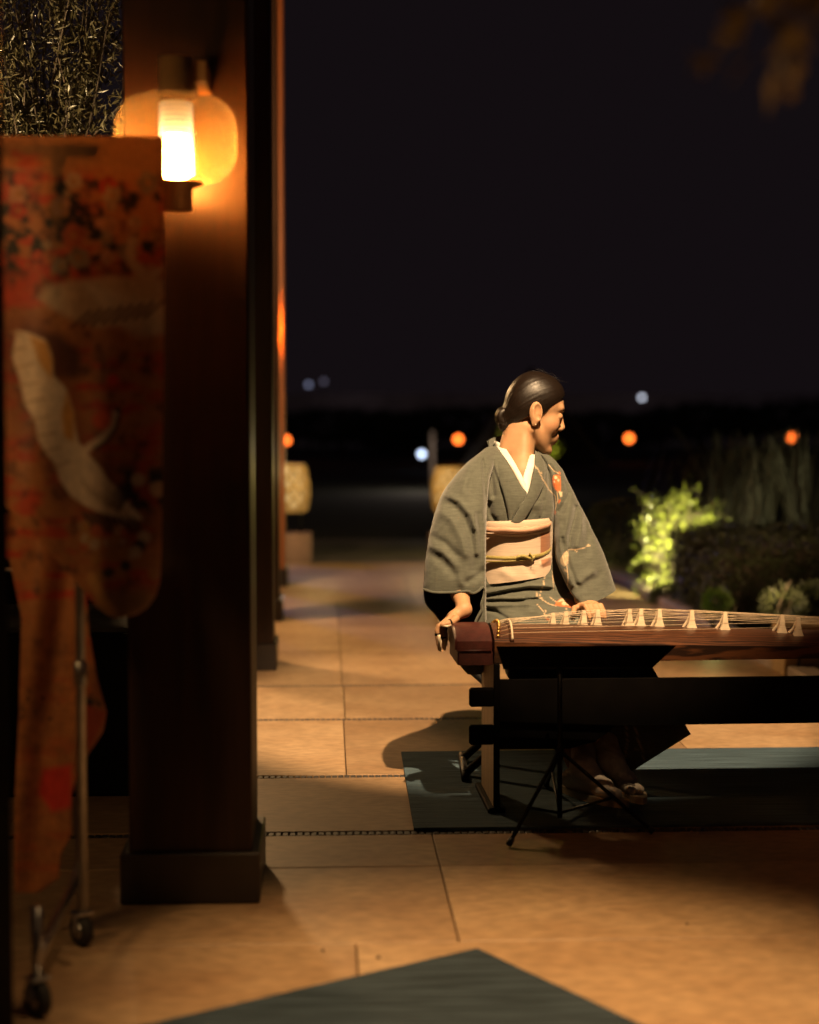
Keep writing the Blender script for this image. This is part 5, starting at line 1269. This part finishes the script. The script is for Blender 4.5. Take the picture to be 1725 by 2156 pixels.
# low plants along the bed edge
g = np.random.default_rng(41)
lows = ['low leafy plant at the hedge foot, left of the yellow-lit one', 'small yellow-lit plant at the hedge foot', 'low leafy plant at the hedge foot near the right edge', 'dark rounded bush behind the left sleeve cuff', 'round leafy bush at the right edge above the strings']
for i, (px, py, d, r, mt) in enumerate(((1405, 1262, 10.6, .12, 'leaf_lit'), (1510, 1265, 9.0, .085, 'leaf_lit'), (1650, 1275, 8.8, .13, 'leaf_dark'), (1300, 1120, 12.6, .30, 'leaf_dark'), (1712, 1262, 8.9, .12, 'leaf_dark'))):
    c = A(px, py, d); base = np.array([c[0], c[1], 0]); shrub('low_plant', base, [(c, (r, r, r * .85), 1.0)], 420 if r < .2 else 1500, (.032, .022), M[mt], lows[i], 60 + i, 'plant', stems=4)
light('low_spill', 'POINT', A(1500, 1275, 8.72), .55, (1.0, .95, .3), rad=.02)
# tall drooping grass clumps
gm = pmat('grass_blade', (.008, .006, .004), .6, var=.5, scale=6)
names = ['tall drooping grass clump behind the lit shrub', 'tall drooping grass clump at the right edge behind the hedge', 'tall drooping grass clump between the lit shrub and the right edge']
for i, (px, d) in enumerate(((1520, 12.3), (1700, 11.6), (1610, 12.0))):
    c = A(px, 1150, d); base = np.array([c[0], c[1], -.02]); t = empty('tall_grass', base, names[i], 'grass', 'tall grass clumps behind the hedge'); mb = MB()
    for j in range(70):
        a = g.uniform(0, 2 * math.pi); r = g.uniform(.3, .85); h = g.uniform(.75, 1.12)
        e = base + [math.cos(a) * r, math.sin(a) * r, h * g.uniform(.05, .55)]; mid = base + [math.cos(a) * r * .62, math.sin(a) * r * .62, h]
        Pp = catmull([base + g.normal(size=3) * [.05, .05, 0], base + [math.cos(a) * r * .2, math.sin(a) * r * .2, h * .6], mid, e], 9); s = np.array([-math.sin(a), math.cos(a), 0]) * .009
        w = np.linspace(1, .15, 9)[:, None]; V = np.concatenate([Pp - s * w, Pp + s * w]); mb.add(V, [(q, q + 1, q + 10, q + 9) for q in range(8)])
    tag(mb.build('blades', gm, t), kind='stuff')
# overhanging warm-lit branch, near the camera, upper right
br = empty('overhanging_branch', W(1860, -200, 1.9), 'out-of-focus brown leafy branch overhanging the upper right corner', 'branch')
tb = MB(); cl = []
root = W(1900, -140, 1.9)
for (px, py) in ((1490, 130), (1560, 60), (1650, 180), (1700, 70), (1620, 120)):
    e = W(px, py, 1.9 + rng.uniform(-.06, .06)); Pp = catmull([root, (root + e) / 2 + [0, 0, .05], e], 12); tb.tube(Pp, np.linspace(.006, .0015, 12), 5)
    cl.append(Pp[np.random.default_rng(px).integers(4, 12, 16)] + np.random.default_rng(px + 1).normal(size=(16, 3)) * .015)
tb.build('twigs', M['bark'], br, True); leaves('leaf_cluster', np.concatenate(cl), .050, .022, M['leaf_brown'], br, droop=.9, seed=91)
light('branch_spill', 'POINT', W(1800, 420, 1.65), 1.5, (1.0, .50, .16), rad=.05)

# woven lanterns on low plinths beyond the terrace
M['wicker'] = pmat('wicker', (.46, .32, .15), .7, var=.4, scale=60, bump=.4)
M['lantern_light'] = emat('lantern_light', (1.0, .62, .22), .62)
def lantern(c, label, sc=1.0):
    t = empty('woven_lantern', c, label, 'lantern', 'woven lanterns at the end of the terrace'); c = np.array(c, float)
    z0, z1 = .42 * sc, .80 * sc
    prof = lambda u: (.150 + .045 * math.sin(math.pi * (.15 + .8 * u))) * sc
    MB().lathe(c, [(0, z0 + .02)] + [(prof(u) - .03, z0 + (z1 - z0) * u * .92 + .02) for u in np.linspace(0, 1, 8)] + [(0, z1 - .02)], 24).build('paper_core', M['lantern_light'], t, True)
    w = MB()
    for sgn in (1, -1):
        for k in range(11):
            pts = []
            for u in np.linspace(0, 1, 12):
                th = 2 * math.pi * k / 11 + sgn * u * 1.9; r = prof(u) + .006 * sgn; pts.append(c + np.array([r * math.cos(th), r * math.sin(th), z0 + (z1 - z0) * u]))
            w.tube(np.array(pts), .013 * sc, 5)
    for u in (0, .5, 1):
        w.tube(np.array([c + np.array([prof(u) * math.cos(a), prof(u) * math.sin(a), z0 + (z1 - z0) * u]) for a in np.linspace(0, 2 * math.pi, 25)]), .015 * sc, 6)
    tag(w.build('woven_cane', M['wicker'], t, True), kind='stuff')
    for k in range(3):
        a = 2 * math.pi * k / 3 + .4; MB().tube([c + np.array([.13 * math.cos(a), .13 * math.sin(a), .22]), c + np.array([.14 * math.cos(a), .14 * math.sin(a), z0 + .01])], .012, 6).build('leg', M['blackmetal'], t, True)
    MB().box(c + [0, 0, .10], (.44 * sc, .44 * sc, .24), bev=.01).build('plinth', pmat('plinth_stone', (.26, .16, .13), .7, scale=6), t); return t
u0 = gnd(606, 1182); lantern((u0[0] - .02, u0[1] + .1, 0), 'glowing woven lantern on a plinth beside the farthest post', .97)
u1 = W(958, 1050, 14.4); lantern((u1[0], u1[1], -.04), 'glowing woven lantern half hidden behind the right kimono sleeve', .97)
light('lantern_glow', 'POINT', (u0[0] + .25, u0[1] - .45, .75), 7, (1.0, .66, .24), rad=.05); light('lantern_glow', 'POINT', (u1[0] - .3, u1[1] - .45, .75), 7, (1.0, .66, .24), rad=.05)
# tree in a pot behind her neck, yellow-lit
c = A(1085, 915, 15.0); c2 = A(1158, 938, 15.0); base = np.array([(c[0] + c2[0]) / 2, (c[1] + c2[1]) / 2, -.05])
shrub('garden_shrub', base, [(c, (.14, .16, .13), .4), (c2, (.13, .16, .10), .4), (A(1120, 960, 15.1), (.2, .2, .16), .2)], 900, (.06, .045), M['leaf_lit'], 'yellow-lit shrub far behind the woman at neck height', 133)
light('yellow_uplight', 'POINT', A(1120, 985, 14.6), 14, (1.0, .78, .10), rad=.05)

# distant parasol behind her head
pv = A(1119, 777, 24.0); pe = A(1119, 975, 24.0)
pa = empty('garden_parasol', (pv[0], pv[1], -.05), 'dark square garden parasol far behind the woman', 'parasol')
hw = (1262 - 990) / 2 / FPX * 24.0
zc_, ze = pv[2], pe[2]; mb = MB(); cpt = np.array([pv[0], pv[1]]); rt = rotz(.0)
cor = [np.array([cpt[0] + sx * hw, cpt[1] + sy * hw, ze]) for sx, sy in ((-1, -1), (1, -1), (1, 1), (-1, 1))]; top = np.array([cpt[0], cpt[1], zc_])
M['parasol'] = pmat('parasol_cloth', (.035, .026, .020), .9, scale=10)
for i in range(4): pass
mk('canopy', [top] + cor + [p - [0, 0, .03] for p in cor] + [top - [0, 0, .03]], [(0, 1, 2), (0, 2, 3), (0, 3, 4), (0, 4, 1), (1, 5, 6, 2), (2, 6, 7, 3), (3, 7, 8, 4), (4, 8, 5, 1), (9, 6, 5), (9, 7, 6), (9, 8, 7), (9, 5, 8)], M['parasol'], pa, False)
for p in cor: MB().tube([top + [0, 0, .012], p + [0, 0, .012]], .018, 6).build('rib', pmat('rib_wood', (.16, .10, .06), .6) if p is cor[0] else bpy.data.materials['rib_wood'], pa, True)
MB().tube([(cpt[0], cpt[1], -.05), (cpt[0], cpt[1], zc_)], .03, 8).build('pole', M['bark'], pa, True)

# far boundary: hedge line and pale wall, trees
fw = tag(MB().box((0, 74, 1.08), (150, .4, 2.28)).build('boundary_wall', pmat('pale_wall', (.72, .66, .68), .8, scale=1)), 'faint pale boundary wall along the horizon', 'wall')
g = np.random.default_rng(55); i = 0
tl = ['dark round tree far behind, leftmost against the night sky', 'dark far tree left of the pale lamp post', 'dark far tree behind the woman', 'dark far tree right of the woman', 'dark far tree above the lit shrub', 'dark far tree nearest the right edge']
for (px, d, r, h) in ((720, 60, 3.0, .62), (835, 58, 2.0, .45), (1000, 62, 3.0, .70), (1290, 60, 2.6, .55), (1480, 57, 2.6, .75), (1690, 60, 3.0, .85)):
    c = A(px, 880, d); base = np.array([c[0], c[1], -.06]); t = empty('far_tree', base, tl[i], 'tree', 'dark trees along the far boundary'); i += 1
    MB().tube([base, base + [0, 0, h]], [.12, .08], 7).build('trunk', M['bark'], t, True); leaves('crown', ellcloud(base + [0, 0, h + .3], (r, r * .7, .62), 900, 200 + i), .34, .22, M['leaf_dark'], t, seed=210 + i)
for x_, e_ in ((-9, .5), (-4.5, .25), (1.2, .6), (6.5, .3), (13, .55), (18, .35)): light('wall_fill', 'POINT', (x_, 71.6, 1.7), e_ * 2, (.9, .7, .8), rad=.1)  # added faint lights that lift the wall out of black
# lamps in the distance
def farlamp(px, py, d, r, col, s, label, pole=True, name='garden_light'):
    c = A(px, py, d); t = empty(name, (c[0], c[1], -.06), label, 'light', 'small lights far off in the garden'); m = emat('far_light', col, s)
    MB().lathe(c, [(0, -r), (r * .7, -r * .7), (r, 0), (r * .7, r * .7), (0, r)], 12).build('globe', m, t, True)
    MB().tube([(c[0], c[1], -.06), c - [0, 0, r * .9]], .02, 6).build('post', M['blackmetal'], t, True); return t
OR_ = (1.0, .16, .02); 
farlamp(965, 925, 46, .10, OR_, 7.5, 'round orange light left of the woman'); farlamp(1325, 923, 46, .10, OR_, 7.0, 'round orange light right of the woman'); farlamp(603, 927, 46, .10, OR_, 6, 'orange light peeping out behind the farthest post'); farlamp(1668, 921, 46, .10, OR_, 6, 'orange light broken by grass near the right edge')
farlamp(888, 956, 40, .075, (.62, .75, 1.0), 4.6, 'round pale blue light beside the lamp post'); farlamp(1352, 837, 60, .075, (.8, .85, 1.0), 2.6, 'small white light high right of the woman'); farlamp(650, 810, 60, .08, (.6, .65, 1.0), .55, 'faint bluish light right of the farthest post'); farlamp(682, 803, 60, .08, (.6, .55, .8), .25, 'faintest bluish light, right of its neighbour')
lp = A(911, 1000, 30); tag(MB().tube([(lp[0], lp[1], -.06), A(911, 908, 30)], .036, 10).build('lamp_post', pmat('pale_post', (.5, .42, .36), .6), None, True, loc=None), 'pale upright post next to the blue light', 'post')
light('post_glow', 'POINT', A(900, 940, 28.5), 30, (1.0, .8, .65), rad=.1)

# wooden box with a cable by the planting bed, seen under the zither
wb = empty('wooden_box', gnd(1700, 1432), 'pale wooden box with a dark cable under the zither at right', 'box')
bq = W(1720, 1412, 7.35); bs = .20
MB().box((bq[0] + .02, 7.6, .115), (.20, .22, .23), bev=.006).build('box', pmat('box_wood', (.34, .22, .10), .6, scale=8, stretch=(1, 6, 6)), wb)
MB().tube(catmull([(bq[0] - .02, 7.478, .03), (bq[0] - .01, 7.476, .10), (bq[0] + .03, 7.476, .16), (bq[0] + .10, 7.476, .20)], 14), .006, 6).build('cable', M['rubber'], wb, True)
